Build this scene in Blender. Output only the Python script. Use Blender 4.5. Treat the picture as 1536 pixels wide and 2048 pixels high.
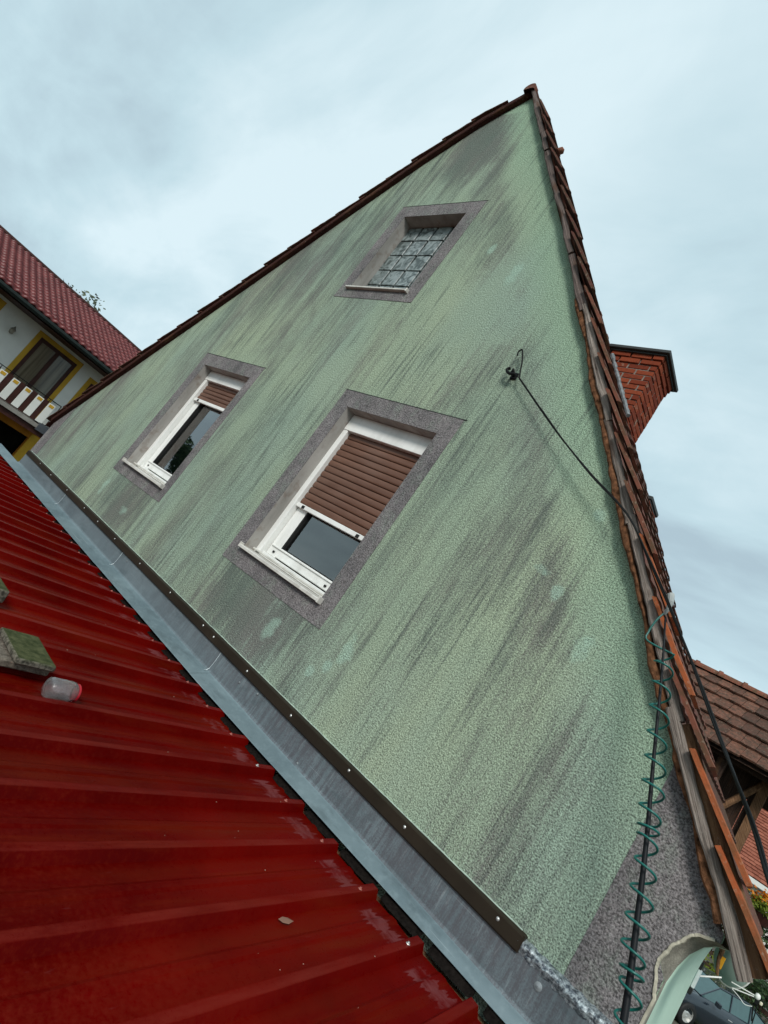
import bpy, bmesh, math, random
from mathutils import Vector, Matrix, noise
random.seed(7)
C = bpy.context.scene
for o in list(bpy.data.objects): bpy.data.objects.remove(o)

# ------------------------------------------------------------------ camera
CZ = 2.8
cam = bpy.data.objects.new('camera', bpy.data.cameras.new('camera'))
C.collection.objects.link(cam); C.camera = cam
Rm = Matrix(((0.66576733, -0.31014490, 0.67864866, 0.0),
             (0.48955870, -0.50482557, -0.71097358, -2.7),
             (0.56310402, 0.80558133, -0.18426224, CZ),
             (0, 0, 0, 1)))
cam.matrix_world = Rm
cam.data.sensor_fit = 'HORIZONTAL'; cam.data.sensor_width = 36
cam.data.lens = 36 * 1130.5 / 1536
cam.data.clip_start = .02; cam.data.clip_end = 3000

# ------------------------------------------------------------------ world, sun, exposure
SUN_EL, SUN_AZ = math.radians(38), math.radians(152)      # azimuth from +Y clockwise
w = bpy.data.worlds.new('World'); C.world = w; w.use_nodes = True
nt = w.node_tree; nt.nodes.clear()
def N(t, typ, **k):
    n = t.nodes.new(typ)
    for a, v in k.items(): setattr(n, a, v)
    return n
out = N(nt, 'ShaderNodeOutputWorld'); bg = N(nt, 'ShaderNodeBackground')
sky = N(nt, 'ShaderNodeTexSky'); sky.sky_type = 'NISHITA'; sky.sun_disc = False
sky.sun_elevation = SUN_EL; sky.sun_rotation = SUN_AZ
sc = N(nt, 'ShaderNodeVectorMath', operation='SCALE'); sc.inputs['Scale'].default_value = .10
nt.links.new(sky.outputs[0], sc.inputs[0])
tc = N(nt, 'ShaderNodeTexCoord')
sep = N(nt, 'ShaderNodeSeparateXYZ'); nt.links.new(tc.outputs['Generated'], sep.inputs[0])
mz = N(nt, 'ShaderNodeMath', operation='MAXIMUM'); nt.links.new(sep.outputs[2], mz.inputs[0]); mz.inputs[1].default_value = 0
az = N(nt, 'ShaderNodeMath', operation='ADD'); nt.links.new(mz.outputs[0], az.inputs[0]); az.inputs[1].default_value = .28
dx = N(nt, 'ShaderNodeMath', operation='DIVIDE'); nt.links.new(sep.outputs[0], dx.inputs[0]); nt.links.new(az.outputs[0], dx.inputs[1])
dy = N(nt, 'ShaderNodeMath', operation='DIVIDE'); nt.links.new(sep.outputs[1], dy.inputs[0]); nt.links.new(az.outputs[0], dy.inputs[1])
cb = N(nt, 'ShaderNodeCombineXYZ'); nt.links.new(dx.outputs[0], cb.inputs[0]); nt.links.new(dy.outputs[0], cb.inputs[1])
mp = N(nt, 'ShaderNodeMapping'); mp.inputs['Rotation'].default_value = (0, 0, math.radians(28)); mp.inputs['Scale'].default_value = (.6, 1.35, 1)
nt.links.new(cb.outputs[0], mp.inputs[0])
cn = N(nt, 'ShaderNodeTexNoise'); cn.inputs['Scale'].default_value = .95; cn.inputs['Detail'].default_value = 6; cn.inputs['Roughness'].default_value = .5; cn.inputs['Distortion'].default_value = .35
nt.links.new(mp.outputs[0], cn.inputs[0])
cr = N(nt, 'ShaderNodeValToRGB'); mp2 = N(nt, 'ShaderNodeMapping'); mp2.inputs['Rotation'].default_value = (0, 0, math.radians(36)); mp2.inputs['Scale'].default_value = (1.3, 2.3, 1)
nt.links.new(cb.outputs[0], mp2.inputs[0])
cn2 = N(nt, 'ShaderNodeTexNoise'); cn2.inputs['Scale'].default_value = 1.5; cn2.inputs['Detail'].default_value = 8; cn2.inputs['Roughness'].default_value = .6; cn2.inputs['Distortion'].default_value = .5
nt.links.new(mp2.outputs[0], cn2.inputs[0])
cm = N(nt, 'ShaderNodeMath', operation='MULTIPLY_ADD'); nt.links.new(cn2.outputs[0], cm.inputs[0]); cm.inputs[1].default_value = .30; nt.links.new(cn.outputs[0], cm.inputs[2])
cm2 = N(nt, 'ShaderNodeMath', operation='SUBTRACT'); nt.links.new(cm.outputs[0], cm2.inputs[0]); cm2.inputs[1].default_value = .14
nt.links.new(cm2.outputs[0], cr.inputs[0])
e = cr.color_ramp.elements
e[0].position = .35; e[0].color = (.39, .51, .575, 1)
e[1].position = .62; e[1].color = (.66, .80, .85, 1)
m2 = cr.color_ramp.elements.new(.48); m2.color = (.50, .66, .72, 1)
mx = N(nt, 'ShaderNodeMix', data_type='RGBA'); mx.inputs['Factor'].default_value = .93
nt.links.new(sc.outputs[0], mx.inputs['A']); nt.links.new(cr.outputs[0], mx.inputs['B'])
nt.links.new(mx.outputs['Result'], bg.inputs[0]); bg.inputs[1].default_value = 1.0
nt.links.new(bg.outputs[0], out.inputs[0])

sl = bpy.data.lights.new('sun', 'SUN'); sl.energy = 2.1; sl.angle = math.radians(16); sl.color = (1, .965, .91)
sun = bpy.data.objects.new('sun', sl); C.collection.objects.link(sun)
sd = Vector((math.sin(SUN_AZ) * math.cos(SUN_EL), math.cos(SUN_AZ) * math.cos(SUN_EL), math.sin(SUN_EL)))
sun.rotation_euler = sd.to_track_quat('Z', 'Y').to_euler(); sun.location = (0, -5, 30)
C.view_settings.view_transform = 'Standard'; C.view_settings.look = 'None'
C.view_settings.exposure = .22; C.view_settings.gamma = 1
C.render.resolution_x = 768; C.render.resolution_y = 1024

# ------------------------------------------------------------------ helpers
def lerp(a, b, t): return a + (b - a) * t
def thing(name, label, cat, loc=(0, 0, 0), group=None):
    o = bpy.data.objects.new(name, None); C.collection.objects.link(o)
    o.location = loc; o.empty_display_size = .1
    o['label'] = label; o['category'] = cat
    if group: o['group'] = group
    return o
def obj(name, bm, mat, parent=None, smooth=False, local=False):
    me = bpy.data.meshes.new(name)
    bm.to_mesh(me); bm.free()
    for m in (mat if isinstance(mat, (list, tuple)) else [mat]): me.materials.append(m)
    if smooth:
        for p in me.polygons: p.use_smooth = True
    o = bpy.data.objects.new(name, me); C.collection.objects.link(o)
    if parent is not None:
        o.parent = parent
        if not local and parent.type == 'EMPTY': o.matrix_parent_inverse = Matrix.Translation(-parent.location)
    return o
def tag(o, label, cat, group=None, kind=None):
    o['label'] = label; o['category'] = cat
    if group: o['group'] = group
    if kind: o['kind'] = kind
    return o
def struct(name, bm, mat, smooth=False):
    o = obj(name, bm, mat, None, smooth); o['kind'] = 'structure'; return o
def B(): return bmesh.new()
def quad(bm, pts, mi=0):
    f = bm.faces.new([bm.verts.new(p) for p in pts]); f.material_index = mi; return f
def box(bm, lo, hi, mi=0, bev=0, M=None):
    x0, y0, z0 = lo; x1, y1, z1 = hi
    v = [bm.verts.new(p) for p in ((x0,y0,z0),(x1,y0,z0),(x1,y1,z0),(x0,y1,z0),(x0,y0,z1),(x1,y0,z1),(x1,y1,z1),(x0,y1,z1))]
    fs = [bm.faces.new([v[i] for i in q]) for q in ((3,2,1,0),(4,5,6,7),(0,1,5,4),(1,2,6,5),(2,3,7,6),(3,0,4,7))]
    for f in fs: f.material_index = mi
    if bev:
        r = bmesh.ops.bevel(bm, geom=list({e for f in fs for e in f.edges}), offset=bev, segments=1, affect='EDGES')
        v = list({vv for f in r['faces'] for vv in f.verts} | {vv for vv in v if vv.is_valid})
    if M is not None:
        for vv in set(v): vv.co = M @ vv.co
    return v
def frame_from(d):
    d = d.normalized(); up = Vector((0, 0, 1)) if abs(d.z) < .95 else Vector((1, 0, 0))
    a = d.cross(up).normalized(); return a, a.cross(d).normalized()
def tube(bm, pts, r, n=8, mi=0, caps=True):
    pts = [Vector(p) for p in pts]; rings = []
    a = None
    for i, p in enumerate(pts):
        d = (pts[min(i+1, len(pts)-1)] - pts[max(i-1, 0)]).normalized()
        if a is None: a, _ = frame_from(d)
        a = (a - d * a.dot(d)).normalized(); b = d.cross(a)
        rr = r[i] if isinstance(r, (list, tuple)) else r
        rings.append([bm.verts.new(p + (a * math.cos(2*math.pi*k/n) + b * math.sin(2*math.pi*k/n)) * rr) for k in range(n)])
    for i in range(len(rings)-1):
        for k in range(n):
            f = bm.faces.new((rings[i][k], rings[i][(k+1) % n], rings[i+1][(k+1) % n], rings[i+1][k])); f.material_index = mi
    if caps:
        for rg, rev in ((rings[0], True), (rings[-1], False)):
            f = bm.faces.new(rg[::-1] if rev else rg); f.material_index = mi
def spline(P, n=12):
    P = [Vector(p) for p in P]; out_ = []
    for i in range(len(P)-1):
        p0, p1, p2, p3 = P[max(i-1,0)], P[i], P[i+1], P[min(i+2,len(P)-1)]
        for k in range(n):
            t = k/n
            out_.append(.5*((2*p1)+(-p0+p2)*t+(2*p0-5*p1+4*p2-p3)*t*t+(-p0+3*p1-3*p2+p3)*t**3))
    out_.append(P[-1]); return out_
def lathe(bm, prof, n=24, M=None, mi=0):
    rings = []
    for r, z in prof:
        rings.append([bm.verts.new((r*math.cos(2*math.pi*k/n), r*math.sin(2*math.pi*k/n), z)) for k in range(n)])
    for i in range(len(rings)-1):
        for k in range(n):
            f = bm.faces.new((rings[i][k], rings[i][(k+1)%n], rings[i+1][(k+1)%n], rings[i+1][k])); f.material_index = mi
    if M is not None:
        for rg in rings:
            for v in rg: v.co = M @ v.co
def fbm(p, s=1.0): return noise.fractal(Vector(p)*s, 1.0, 2.0, 4)

# ------------------------------------------------------------------ materials
class Mat:
    def __init__(s, name, rough=.8, spec=.3, metal=0):
        s.m = bpy.data.materials.new(name); s.m.use_nodes = True; s.t = s.m.node_tree
        s.b = s.t.nodes['Principled BSDF']; s.b.inputs['Roughness'].default_value = rough
        s.b.inputs['Specular IOR Level'].default_value = spec; s.b.inputs['Metallic'].default_value = metal
        s.tc = N(s.t, 'ShaderNodeTexCoord').outputs['Object']
        s.sep = None
    def L(s, a, b): s.t.links.new(a, b)
    def xyz(s):
        if s.sep is None:
            s.sep = N(s.t, 'ShaderNodeSeparateXYZ'); s.L(s.tc, s.sep.inputs[0])
        return s.sep.outputs
    def val(s, x): 
        n = N(s.t, 'ShaderNodeValue'); n.outputs[0].default_value = x; return n.outputs[0]
    def math(s, op, a, b=None, c=None, clamp=False):
        n = N(s.t, 'ShaderNodeMath', operation=op); n.use_clamp = clamp
        for i, v in enumerate((a, b, c)):
            if v is None: continue
            if isinstance(v, (int, float)): n.inputs[i].default_value = v
            else: s.L(v, n.inputs[i])
        return n.outputs[0]
    def mapv(s, scale=(1,1,1), rot=(0,0,0), loc=(0,0,0)):
        n = N(s.t, 'ShaderNodeMapping'); n.inputs['Scale'].default_value = scale
        n.inputs['Rotation'].default_value = rot; n.inputs['Location'].default_value = loc
        s.L(s.tc, n.inputs[0]); return n.outputs[0]
    def noise(s, scale=1, detail=4, rough=.55, vec=None, dist=0, color=False):
        n = N(s.t, 'ShaderNodeTexNoise'); n.inputs['Scale'].default_value = scale
        n.inputs['Detail'].default_value = detail; n.inputs['Roughness'].default_value = rough; n.inputs['Distortion'].default_value = dist
        s.L(vec if vec is not None else s.tc, n.inputs['Vector']); return n.outputs[1 if color else 0]
    def voro(s, scale=1, vec=None, feature='F1', out='Distance', rnd=1):
        n = N(s.t, 'ShaderNodeTexVoronoi', feature=feature); n.inputs['Scale'].default_value = scale
        n.inputs['Randomness'].default_value = rnd
        s.L(vec if vec is not None else s.tc, n.inputs['Vector']); return n.outputs[out]
    def ramp(s, fac, stops, interp='LINEAR'):
        n = N(s.t, 'ShaderNodeValToRGB'); n.color_ramp.interpolation = interp; s.L(fac, n.inputs[0])
        el = n.color_ramp.elements
        while len(el) < len(stops): el.new(.5)
        for x, (p, c) in zip(el, stops):
            x.position = p; x.color = (c, c, c, 1) if isinstance(c, (int, float)) else (*c, 1)
        return n.outputs[0]
    def mix(s, fac, a, b, mode='MIX'):
        n = N(s.t, 'ShaderNodeMix', data_type='RGBA', blend_type=mode)
        for k, v in (('Factor', fac), ('A', a), ('B', b)):
            if isinstance(v, (int, float)): n.inputs[k].default_value = v if k == 'Factor' else (v, v, v, 1)
            elif isinstance(v, tuple): n.inputs[k].default_value = (*v, 1)
            else: s.L(v, n.inputs[k])
        return n.outputs['Result']
    def color(s, c):
        if isinstance(c, tuple): s.b.inputs['Base Color'].default_value = (*c, 1)
        else: s.L(c, s.b.inputs['Base Color'])
        return s
    def rough(s, r): s.L(r, s.b.inputs['Roughness']); return s
    def bump(s, h, strength=.5, dist=.01, prev=None):
        n = N(s.t, 'ShaderNodeBump'); n.inputs['Strength'].default_value = strength; n.inputs['Distance'].default_value = dist
        s.L(h, n.inputs['Height'])
        if prev is not None: s.L(prev, n.inputs['Normal'])
        s.L(n.outputs[0], s.b.inputs['Normal']); return n.outputs[0]
    def island(s):
        n = N(s.t, 'ShaderNodeNewGeometry'); return n.outputs['Random Per Island']

def grainy(m, col, amount=.45, scale=130, bump=.9, dist=.006):
    """rough-cast render: pebbly grain in relief, colour darker in the hollows, lighter on the peaks"""
    g1 = m.noise(scale, 2, .6); g2 = m.voro(scale*.62, feature='SMOOTH_F1')
    h = m.math('ADD', g1, m.math('MULTIPLY', g2, -.75))
    gr = m.ramp(g1, [(.36, 1 - amount), (.5, 1.0), (.66, 1 + amount*.75)])
    c = m.mix(1.0, col, gr, 'MULTIPLY')
    m.bump(h, bump, dist)
    return c

def mat_green():
    m = Mat('green_roughcast', .92, .15)
    x, y, z = m.xyz()
    broad = m.noise(.55, 3, .5)
    tint = m.mix(m.ramp(broad, [(.35, 0.), (.65, 1.)]), (.270, .350, .268), (.355, .425, .300))
    bluish = m.noise(1.3, 2, .5, m.mapv((1,1,.35), loc=(4,0,9)))
    tint = m.mix(m.ramp(bluish, [(.45, 0.), (.7, .75)]), tint, (.275, .370, .308))
    # run-off streaks, straight down the wall
    s1 = m.noise(1, 7, .62, m.mapv((3.2, 1, .30)), dist=.2)
    s2 = m.noise(1, 6, .68, m.mapv((13, 1, .65), loc=(3, 0, 1)), dist=.15)
    s3 = m.noise(1, 5, .65, m.mapv((40, 1, 1.6), loc=(7, 0, 2)))
    patch = m.noise(1.15, 6, .68, m.mapv((1,1,.42), rot=(0,0,0), loc=(11, 0, 5)), dist=.4)
    st = m.math('ADD', m.math('MULTIPLY', s1, .70), m.math('ADD', m.math('MULTIPLY', s2, .66), m.math('MULTIPLY', s3, .40)))
    st = m.math('ADD', st, m.math('MULTIPLY', patch, 1.25))
    # more dirt towards the left verge and top, less near the right verge (kept dry by the overhang)
    perpR = m.math('ADD', m.math('MULTIPLY', m.math('ADD', x, 4.17), .794), m.math('MULTIPLY', m.math('ADD', z, -8.02), .608))
    perpL = m.math('ADD', m.math('MULTIPLY', x, -.786), m.math('MULTIPLY', m.math('ADD', z, -13.732), .618))
    dry = m.ramp(m.math('ADD', m.math('ADD', perpR, .42), m.math('MULTIPLY', m.math('ADD', patch, -.5), .5)), [(.02, 0.), (.30, 1.)])
    dl = m.ramp(m.math('ADD', perpL, 1.0), [(0., 0.), (1., .12)])
    up = m.ramp(m.math('MULTIPLY', m.math('ADD', z, -2.2), .17), [(0., 0.), (1., .10)])
    st = m.math('ADD', st, m.math('ADD', dl, up)); st = m.math('SUBTRACT', st, m.math('MULTIPLY', dry, .42)); tint = m.mix(m.math('MULTIPLY', dry, .75), tint, (.295, .425, .300))
    # splash zone along the flashing and run-off under the windows
    low = m.ramp(m.math('ADD', m.math('MULTIPLY', m.math('SUBTRACT', 2.95, z), 1.25), m.math('MULTIPLY', m.math('ADD', s1, -.5), 1.2)), [(.0, 0.), (.9, .13)])
    lowx = m.ramp(m.math('MULTIPLY', m.math('ADD', x, 9), .1), [(.55, 1.), (.78, .12)])
    st = m.math('ADD', st, m.math('MULTIPLY', low, lowx))
    def under(cx, hw, zt, zb, a):
        nonlocal st
        dxx = m.math('ABSOLUTE', m.math('ADD', x, -cx))
        wob = m.math('MULTIPLY', m.math('ADD', s2, -.5), 1.0)
        mm = m.ramp(m.math('ADD', m.math('DIVIDE', m.math('SUBTRACT', hw, dxx), .35), wob), [(0., 0.), (.8, 1.)])
        vz = m.ramp(m.math('ADD', m.math('DIVIDE', m.math('SUBTRACT', z, zb), zt - zb), 0.), [(0., 0.), (.5, 1.), (.995, 1.), (1., 0.)])
        st = m.math('ADD', st, m.math('MULTIPLY', m.math('MULTIPLY', mm, vz), a))
    under(-3.1, .65, 2.64, 2.1, .30); under(-5.7, .6, 2.66, 2.1, .26); under(-4.3, .55, 5.35, 4.3, .05)
    under(-2.0, .38, 6.6, 3.9, .28); under(-1.35, .26, 4.3, 2.6, .22); under(-4.3, .6, 7.9, 6.6, .30); under(-3.3, .4, 6.9, 5.6, .14); under(-.75, .2, 3.3, 2.3, .12); under(-2.6, .3, 5.0, 4.3, .10)
    grit = m.noise(95, 3, .65); grit2 = m.noise(1, 4, .7, m.mapv((75, 1, 9), loc=(4, 0, 8)))
    st = m.math('ADD', st, m.math('MULTIPLY', m.math('ADD', grit, -.5), .75)); st = m.math('ADD', st, m.math('MULTIPLY', m.math('ADD', grit2, -.5), .55))
    fac = m.math('MULTIPLY', m.math('ADD', st, -1.50), 2.8, clamp=True)
    dirt = m.mix(m.ramp(m.noise(1.1, 4, .6, m.mapv((1.5,1,.5), loc=(2,0,7))), [(.4, 0.), (.6, 1.)]), (.115, .138, .122), (.165, .152, .144))
    col = m.mix(m.math('MULTIPLY', fac, .85), tint, dirt)
    thin = m.ramp(m.math('ADD', m.math('ADD', s3, m.math('MULTIPLY', s2, .5)), m.math('MULTIPLY', m.math('ADD', grit, -.5), .3)), [(.765, 0.), (.88, .7)])
    thin = m.math('MULTIPLY', thin, m.ramp(m.noise(1, 3, .6, m.mapv((1.3, 1, .8), loc=(21, 0, 3))), [(.44, .12), (.62, 1.)]))
    col = m.mix(thin, col, (.105, .130, .112))
    # pale mint patches where the coating has flaked or been touched up
    wob = m.noise(9, 3, .6)
    for cx, cz, rx, rz in ((-2.17,2.62,.05,.10),(-2.23,2.49,.035,.05),(-2.82,2.46,.06,.10),(-1.38,3.58,.055,.03),(-2.9,5.7,.06,.14),(-1.25,3.50,.03,.05),(-5.52,2.39,.08,.05),(-1.27,3.98,.05,.04),(-6.2,2.45,.05,.1),(-2.33,2.40,.03,.04),(-3.3,3.95+2,.04,.06),(-1.0,3.3,.05,.09)):
        a = m.math('POWER', m.math('DIVIDE', m.math('ADD', x, -cx), rx), 2); b_ = m.math('POWER', m.math('DIVIDE', m.math('ADD', z, -cz), rz), 2)
        d = m.math('ADD', m.math('ADD', a, b_), m.math('MULTIPLY', m.math('ADD', wob, -.5), 5.))
        col = m.mix(m.math('MULTIPLY', m.math('SUBTRACT', 1.1, d, clamp=True), .55, clamp=True), col, (.36, .52, .42))
    m.color(grainy(m, col, .58, 150, .95, .007)); return m.m
def mat_band():
    m = Mat('grey_roughcast', .93, .12)
    s = m.noise(1, 6, .65, m.mapv((5, 1, 2.4))); p = m.noise(2.2, 4, .6)
    col = m.mix(m.ramp(m.math('ADD', s, m.math('MULTIPLY', p, .6)), [(.6, 0.), (.95, 1.)]), (.135, .128, .130), (.235, .215, .215))
    gs = m.noise(1, 6, .75, m.mapv((7, 1, 4), loc=(5,0,0)))
    col = m.mix(m.ramp(gs, [(.50, 0.), (.66, .5)]), col, (.20, .245, .20))
    gs2 = m.noise(1, 6, .8, m.mapv((9, 1, 6), loc=(1,0,4)))
    col = m.mix(m.ramp(gs2, [(.52, 0.), (.7, .6)]), col, (.10, .095, .092))
    m.color(grainy(m, col, .55, 145, .95, .007)); return m.m
def mat_reveal():
    m = Mat('reveal_plaster', .9, .15)
    s = m.noise(1, 5, .6, m.mapv((5, 5, 1.2)))
    col = m.mix(m.ramp(s, [(.35, 0.), (.7, 1.)]), (.27, .255, .235), (.46, .44, .41))
    col = m.mix(m.ramp(m.noise(9, 4, .6), [(.55, 0.), (.75, .6)]), col, (.16, .10, .07))
    m.color(col); m.bump(m.noise(60, 3), .3, .004); return m.m
def mat_white(name='white_paint', a=(.83, .83, .80), dirt=.35, rough=.45):
    m = Mat(name, rough, .4)
    s = m.noise(1, 5, .65, m.mapv((6, 6, 2.0))); f = m.noise(40, 4, .6)
    col = m.mix(m.ramp(s, [(.45, 0.), (.75, dirt)]), a, (.34, .32, .28))
    col = m.mix(m.ramp(f, [(.6, 0.), (.75, dirt*.7)]), col, (.25, .22, .18))
    m.color(col); m.bump(f, .08, .002); return m.m
def mat_plain(name, c, rough=.6, spec=.3, metal=0, var=.25, scale=6, bump=0):
    m = Mat(name, rough, spec, metal)
    n_ = m.noise(scale, 5, .6)
    m.color(m.mix(m.ramp(n_, [(.3, 0.), (.7, 1.)]), tuple(v*(1-var) for v in c), tuple(min(1, v*(1+var)) for v in c)))
    if bump: m.bump(m.noise(scale*8, 3), bump, .004)
    return m.m
def mat_shutter():
    m = Mat('brown_slats', .5, .35)
    s = m.noise(1, 5, .6, m.mapv((3, 3, 14))); d = m.noise(1, 4, .6, m.mapv((1.5, 1, 1.5), loc=(1,2,3)))
    col = m.mix(m.ramp(s, [(.3, 0.), (.7, 1.)]), (.105, .047, .029), (.165, .080, .052))
    col = m.mix(m.ramp(d, [(.5, 0.), (.75, .45)]), col, (.20, .125, .095))
    m.color(col); return m.m
def mat_zinc(vert=False):
    m = Mat('zinc_sheet_upright' if vert else 'zinc_sheet', .52, .4, .25)
    b1 = m.noise(1.2, 5, .6); b2 = m.noise(22, 4, .65)
    col = m.mix(m.ramp(b1, [(.35, 0.), (.65, 1.)]), (.115, .160, .178), (.19, .25, .268))
    col = m.mix(m.ramp(b2, [(.5, 0.), (.7, .35)]), col, (.25, .32, .34))
    x, y, z = m.xyz()
    if vert:
        st = m.noise(1, 6, .7, m.mapv((38, 1, 4.0))); st2 = m.noise(1, 4, .6, m.mapv((3, 1, 1.0), loc=(3,0,0)))
        rt = m.ramp(m.math('MULTIPLY', m.math('ADD', x, 4.2), .3), [(0., .15), (.6, 1.)])
        gz = m.noise(160, 3, .7); f = m.math('MULTIPLY', m.ramp(m.math('ADD', m.math('ADD', st, m.math('MULTIPLY', st2, .5)), m.math('MULTIPLY', m.math('ADD', gz, -.5), .6)), [(.62, 0.), (.84, .95)]), rt)
        col = m.mix(f, col, (.085, .09, .10))
        st3 = m.noise(1, 5, .7, m.mapv((55, 1, 5.0), loc=(9,0,1)))
        col = m.mix(m.math('MULTIPLY', m.ramp(st3, [(.58, 0.), (.72, .55)]), rt), col, (.42, .47, .48))
        col = m.mix(.30, col, (.15, .15, .165))
    bl = m.noise(1, 6, .7, m.mapv((3.5, 9, 9), loc=(2,5,1)))
    col = m.mix(m.ramp(bl, [(.52, 0.), (.66, .55)]), col, (.085, .115, .125))
    scr = m.noise(1, 3, .5, m.mapv((1.2, 90, 90), rot=(0, 0, .25)))
    col = m.mix(m.ramp(scr, [(.68, 0.), (.74, .35)]), col, (.5, .56, .58))
    m.color(col); m.rough(m.ramp(b2, [(.3, .42), (.7, .62)])); m.bump(m.noise(2.2, 2), .25, .02); return m.m
def mat_red():
    m = Mat('red_sheet', .36, .03)
    x, y, z = m.xyz()
    b1 = m.noise(1.4, 5, .6); fine = m.noise(60, 4, .7)
    st = m.noise(1, 6, .65, m.mapv((14, 1.1, 1)))
    col = m.mix(m.ramp(b1, [(.35, 0.), (.65, 1.)]), (.066, .0003, .0002), (.118, .0008, .0003))
    col = m.mix(m.ramp(st, [(.52, 0.), (.72, .55)]), col, (.120, .010, .002))
    # dusty film, thicker nearer the low end of the roof
    near = m.ramp(m.math('MULTIPLY', m.math('ADD', y, .8), -.6), [(0., .12), (1., .8)])
    du = m.math('MULTIPLY', m.ramp(m.math('ADD', fine, m.math('MULTIPLY', b1, .6)), [(.72, 0.), (1.0, .8)]), near)
    col = m.mix(du, col, (.150, .014, .006))
    # worn residue rows by the screws, sky reflection painted pink; stepped, one per pan
    u = m.math('FRACT', m.math('DIVIDE', m.math('ADD', m.math('ADD', x, m.math('MULTIPLY', y, .0416)), .92+2.8), .28))
    vy = m.math('ADD', m.math('ADD', y, .262), m.math('MULTIPLY', m.math('SUBTRACT', .5, u), .06))
    steps = m.noise(1, 1, .5, m.mapv((52, 0, 0)), dist=0)
    row = m.math('ADD', m.math('ABSOLUTE', vy), m.math('MULTIPLY', m.math('ADD', steps, -.5), .20))
    rm = m.ramp(row, [(.050, 1.), (.056, 0.)])
    win = m.ramp(u, [(.25, 0.), (.28, 1.), (.84, 1.), (.87, 0.)])
    gate = m.ramp(m.noise(1, 4, .7, m.mapv((5.5, 9, 0), loc=(2,1,0))), [(.40, 0.), (.56, 1.)])
    rm = m.math('MULTIPLY', m.math('MULTIPLY', rm, win), gate)
    scuff = m.ramp(m.noise(1, 5, .7, m.mapv((30, 5, 1), loc=(4,4,0))), [(.66, 0.), (.72, 1.)])
    g2 = m.ramp(m.noise(3.1, 2, .5), [(.56, 0.), (.66, 1.)])
    rm = m.math('MAXIMUM', rm, m.math('MULTIPLY', m.math('MULTIPLY', scuff, g2), .6))
    col = m.mix(m.math('MULTIPLY', rm, .8), col, (.16, .042, .044))
    crest_sheen = m.math('MULTIPLY', m.ramp(u, [(.045, 1.), (.068, 0.), (.932, 0.), (.955, 1.)]), m.ramp(m.noise(1, 5, .65, m.mapv((20, 2.5, 1), loc=(1,2,0))), [(.35, .05), (.65, .5)]))
    col = m.mix(crest_sheen, col, (.175, .020, .014))  # pale rib tops: the crests' reflection painted into the red
    pw = m.math('MULTIPLY', m.ramp(u, [(.12, 0.), (.4, 1.), (.62, 1.), (.9, 0.)]), m.ramp(m.noise(1, 5, .6, m.mapv((6, .9, 1), loc=(6,2,0))), [(.45, 0.), (.66, .5)]))
    col = m.mix(pw, col, (.105, .012, .003))
    m.color(col)
    r = m.math('ADD', m.ramp(fine, [(.35, .26), (.7, .5)]), m.math('MULTIPLY', du, .3)); m.rough(r)
    m.bump(m.noise(2.5, 3, .5), .18, .02, m.bump(fine, .10, .001)); return m.m
def mat_wood(name, a, b, crack=.6, rot=0):
    m = Mat(name, .85, .15)
    # grain follows the slope direction (object x' axis after rotation about Y)
    def along(sc_):
        n = N(m.t, 'ShaderNodeMapping'); n.inputs['Scale'].default_value = sc_; m.L(m.mapv(rot=(0, rot, 0)), n.inputs[0]); return n.outputs[0]
    g = m.noise(1, 8, .7, along((2.6, 40, 75)), dist=.5); k = m.noise(1, 3, .5, along((4, 10, 12)))
    col = m.mix(m.ramp(g, [(.3, 0.), (.68, 1.)]), a, b)
    col = m.mix(m.ramp(k, [(.55, 0.), (.7, .7)]), col, (.10, .045, .022))
    col = m.mix(m.ramp(g, [(.30, crack), (.40, 0.)]), col, (.015, .010, .008))
    kn = m.voro(1, along((4.2, 11, 11)))
    col = m.mix(m.ramp(kn, [(.05, .8), (.16, 0.)]), col, (.05, .030, .020))
    fl = m.noise(70, 3, .7); col = m.mix(m.ramp(fl, [(.62, 0.), (.75, .5)]), col, (.40, .37, .33))
    m.color(col); m.bump(g, 1.0, .02); return m.m
def mat_tile(name, a, b, lichen=.5, moss=(.05,.055,.03)):
    m = Mat(name, .85, .15)
    i = m.island(); n1 = m.noise(14, 5, .65); n2 = m.noise(45, 4, .6)
    col = m.mix(i, a, b)
    col = m.mix(m.ramp(n1, [(.42, 0.), (.62, lichen)]), col, moss)
    col = m.mix(m.ramp(n2, [(.6, 0.), (.7, lichen*.7)]), col, (.42, .34, .26))
    m.color(col); m.bump(n2, .5, .006); return m.m
def mat_leaf(name, a, b):
    m = Mat(name, .6, .3); m.color(m.mix(m.island(), a, b)); return m.m
def mat_glass(name='window_glass', tint=.75, rough=.02):
    m = Mat(name)
    t = m.t; t.nodes.remove(m.b)
    o = t.nodes['Material Output']
    tr = N(t, 'ShaderNodeBsdfTransparent'); tr.inputs[0].default_value = (tint*.9, tint, tint*.97, 1)
    gl = N(t, 'ShaderNodeBsdfGlossy'); gl.inputs['Roughness'].default_value = rough
    fr = N(t, 'ShaderNodeFresnel'); fr.inputs[0].default_value = 1.62
    mul = N(t, 'ShaderNodeMath', operation='MULTIPLY'); mul.inputs[1].default_value = 3.2; t.links.new(fr.outputs[0], mul.inputs[0])
    mxs = N(t, 'ShaderNodeMixShader'); t.links.new(mul.outputs[0], mxs.inputs[0])
    t.links.new(tr.outputs[0], mxs.inputs[1]); t.links.new(gl.outputs[0], mxs.inputs[2])
    t.links.new(mxs.outputs[0], o.inputs[0]); return m.m
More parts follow.
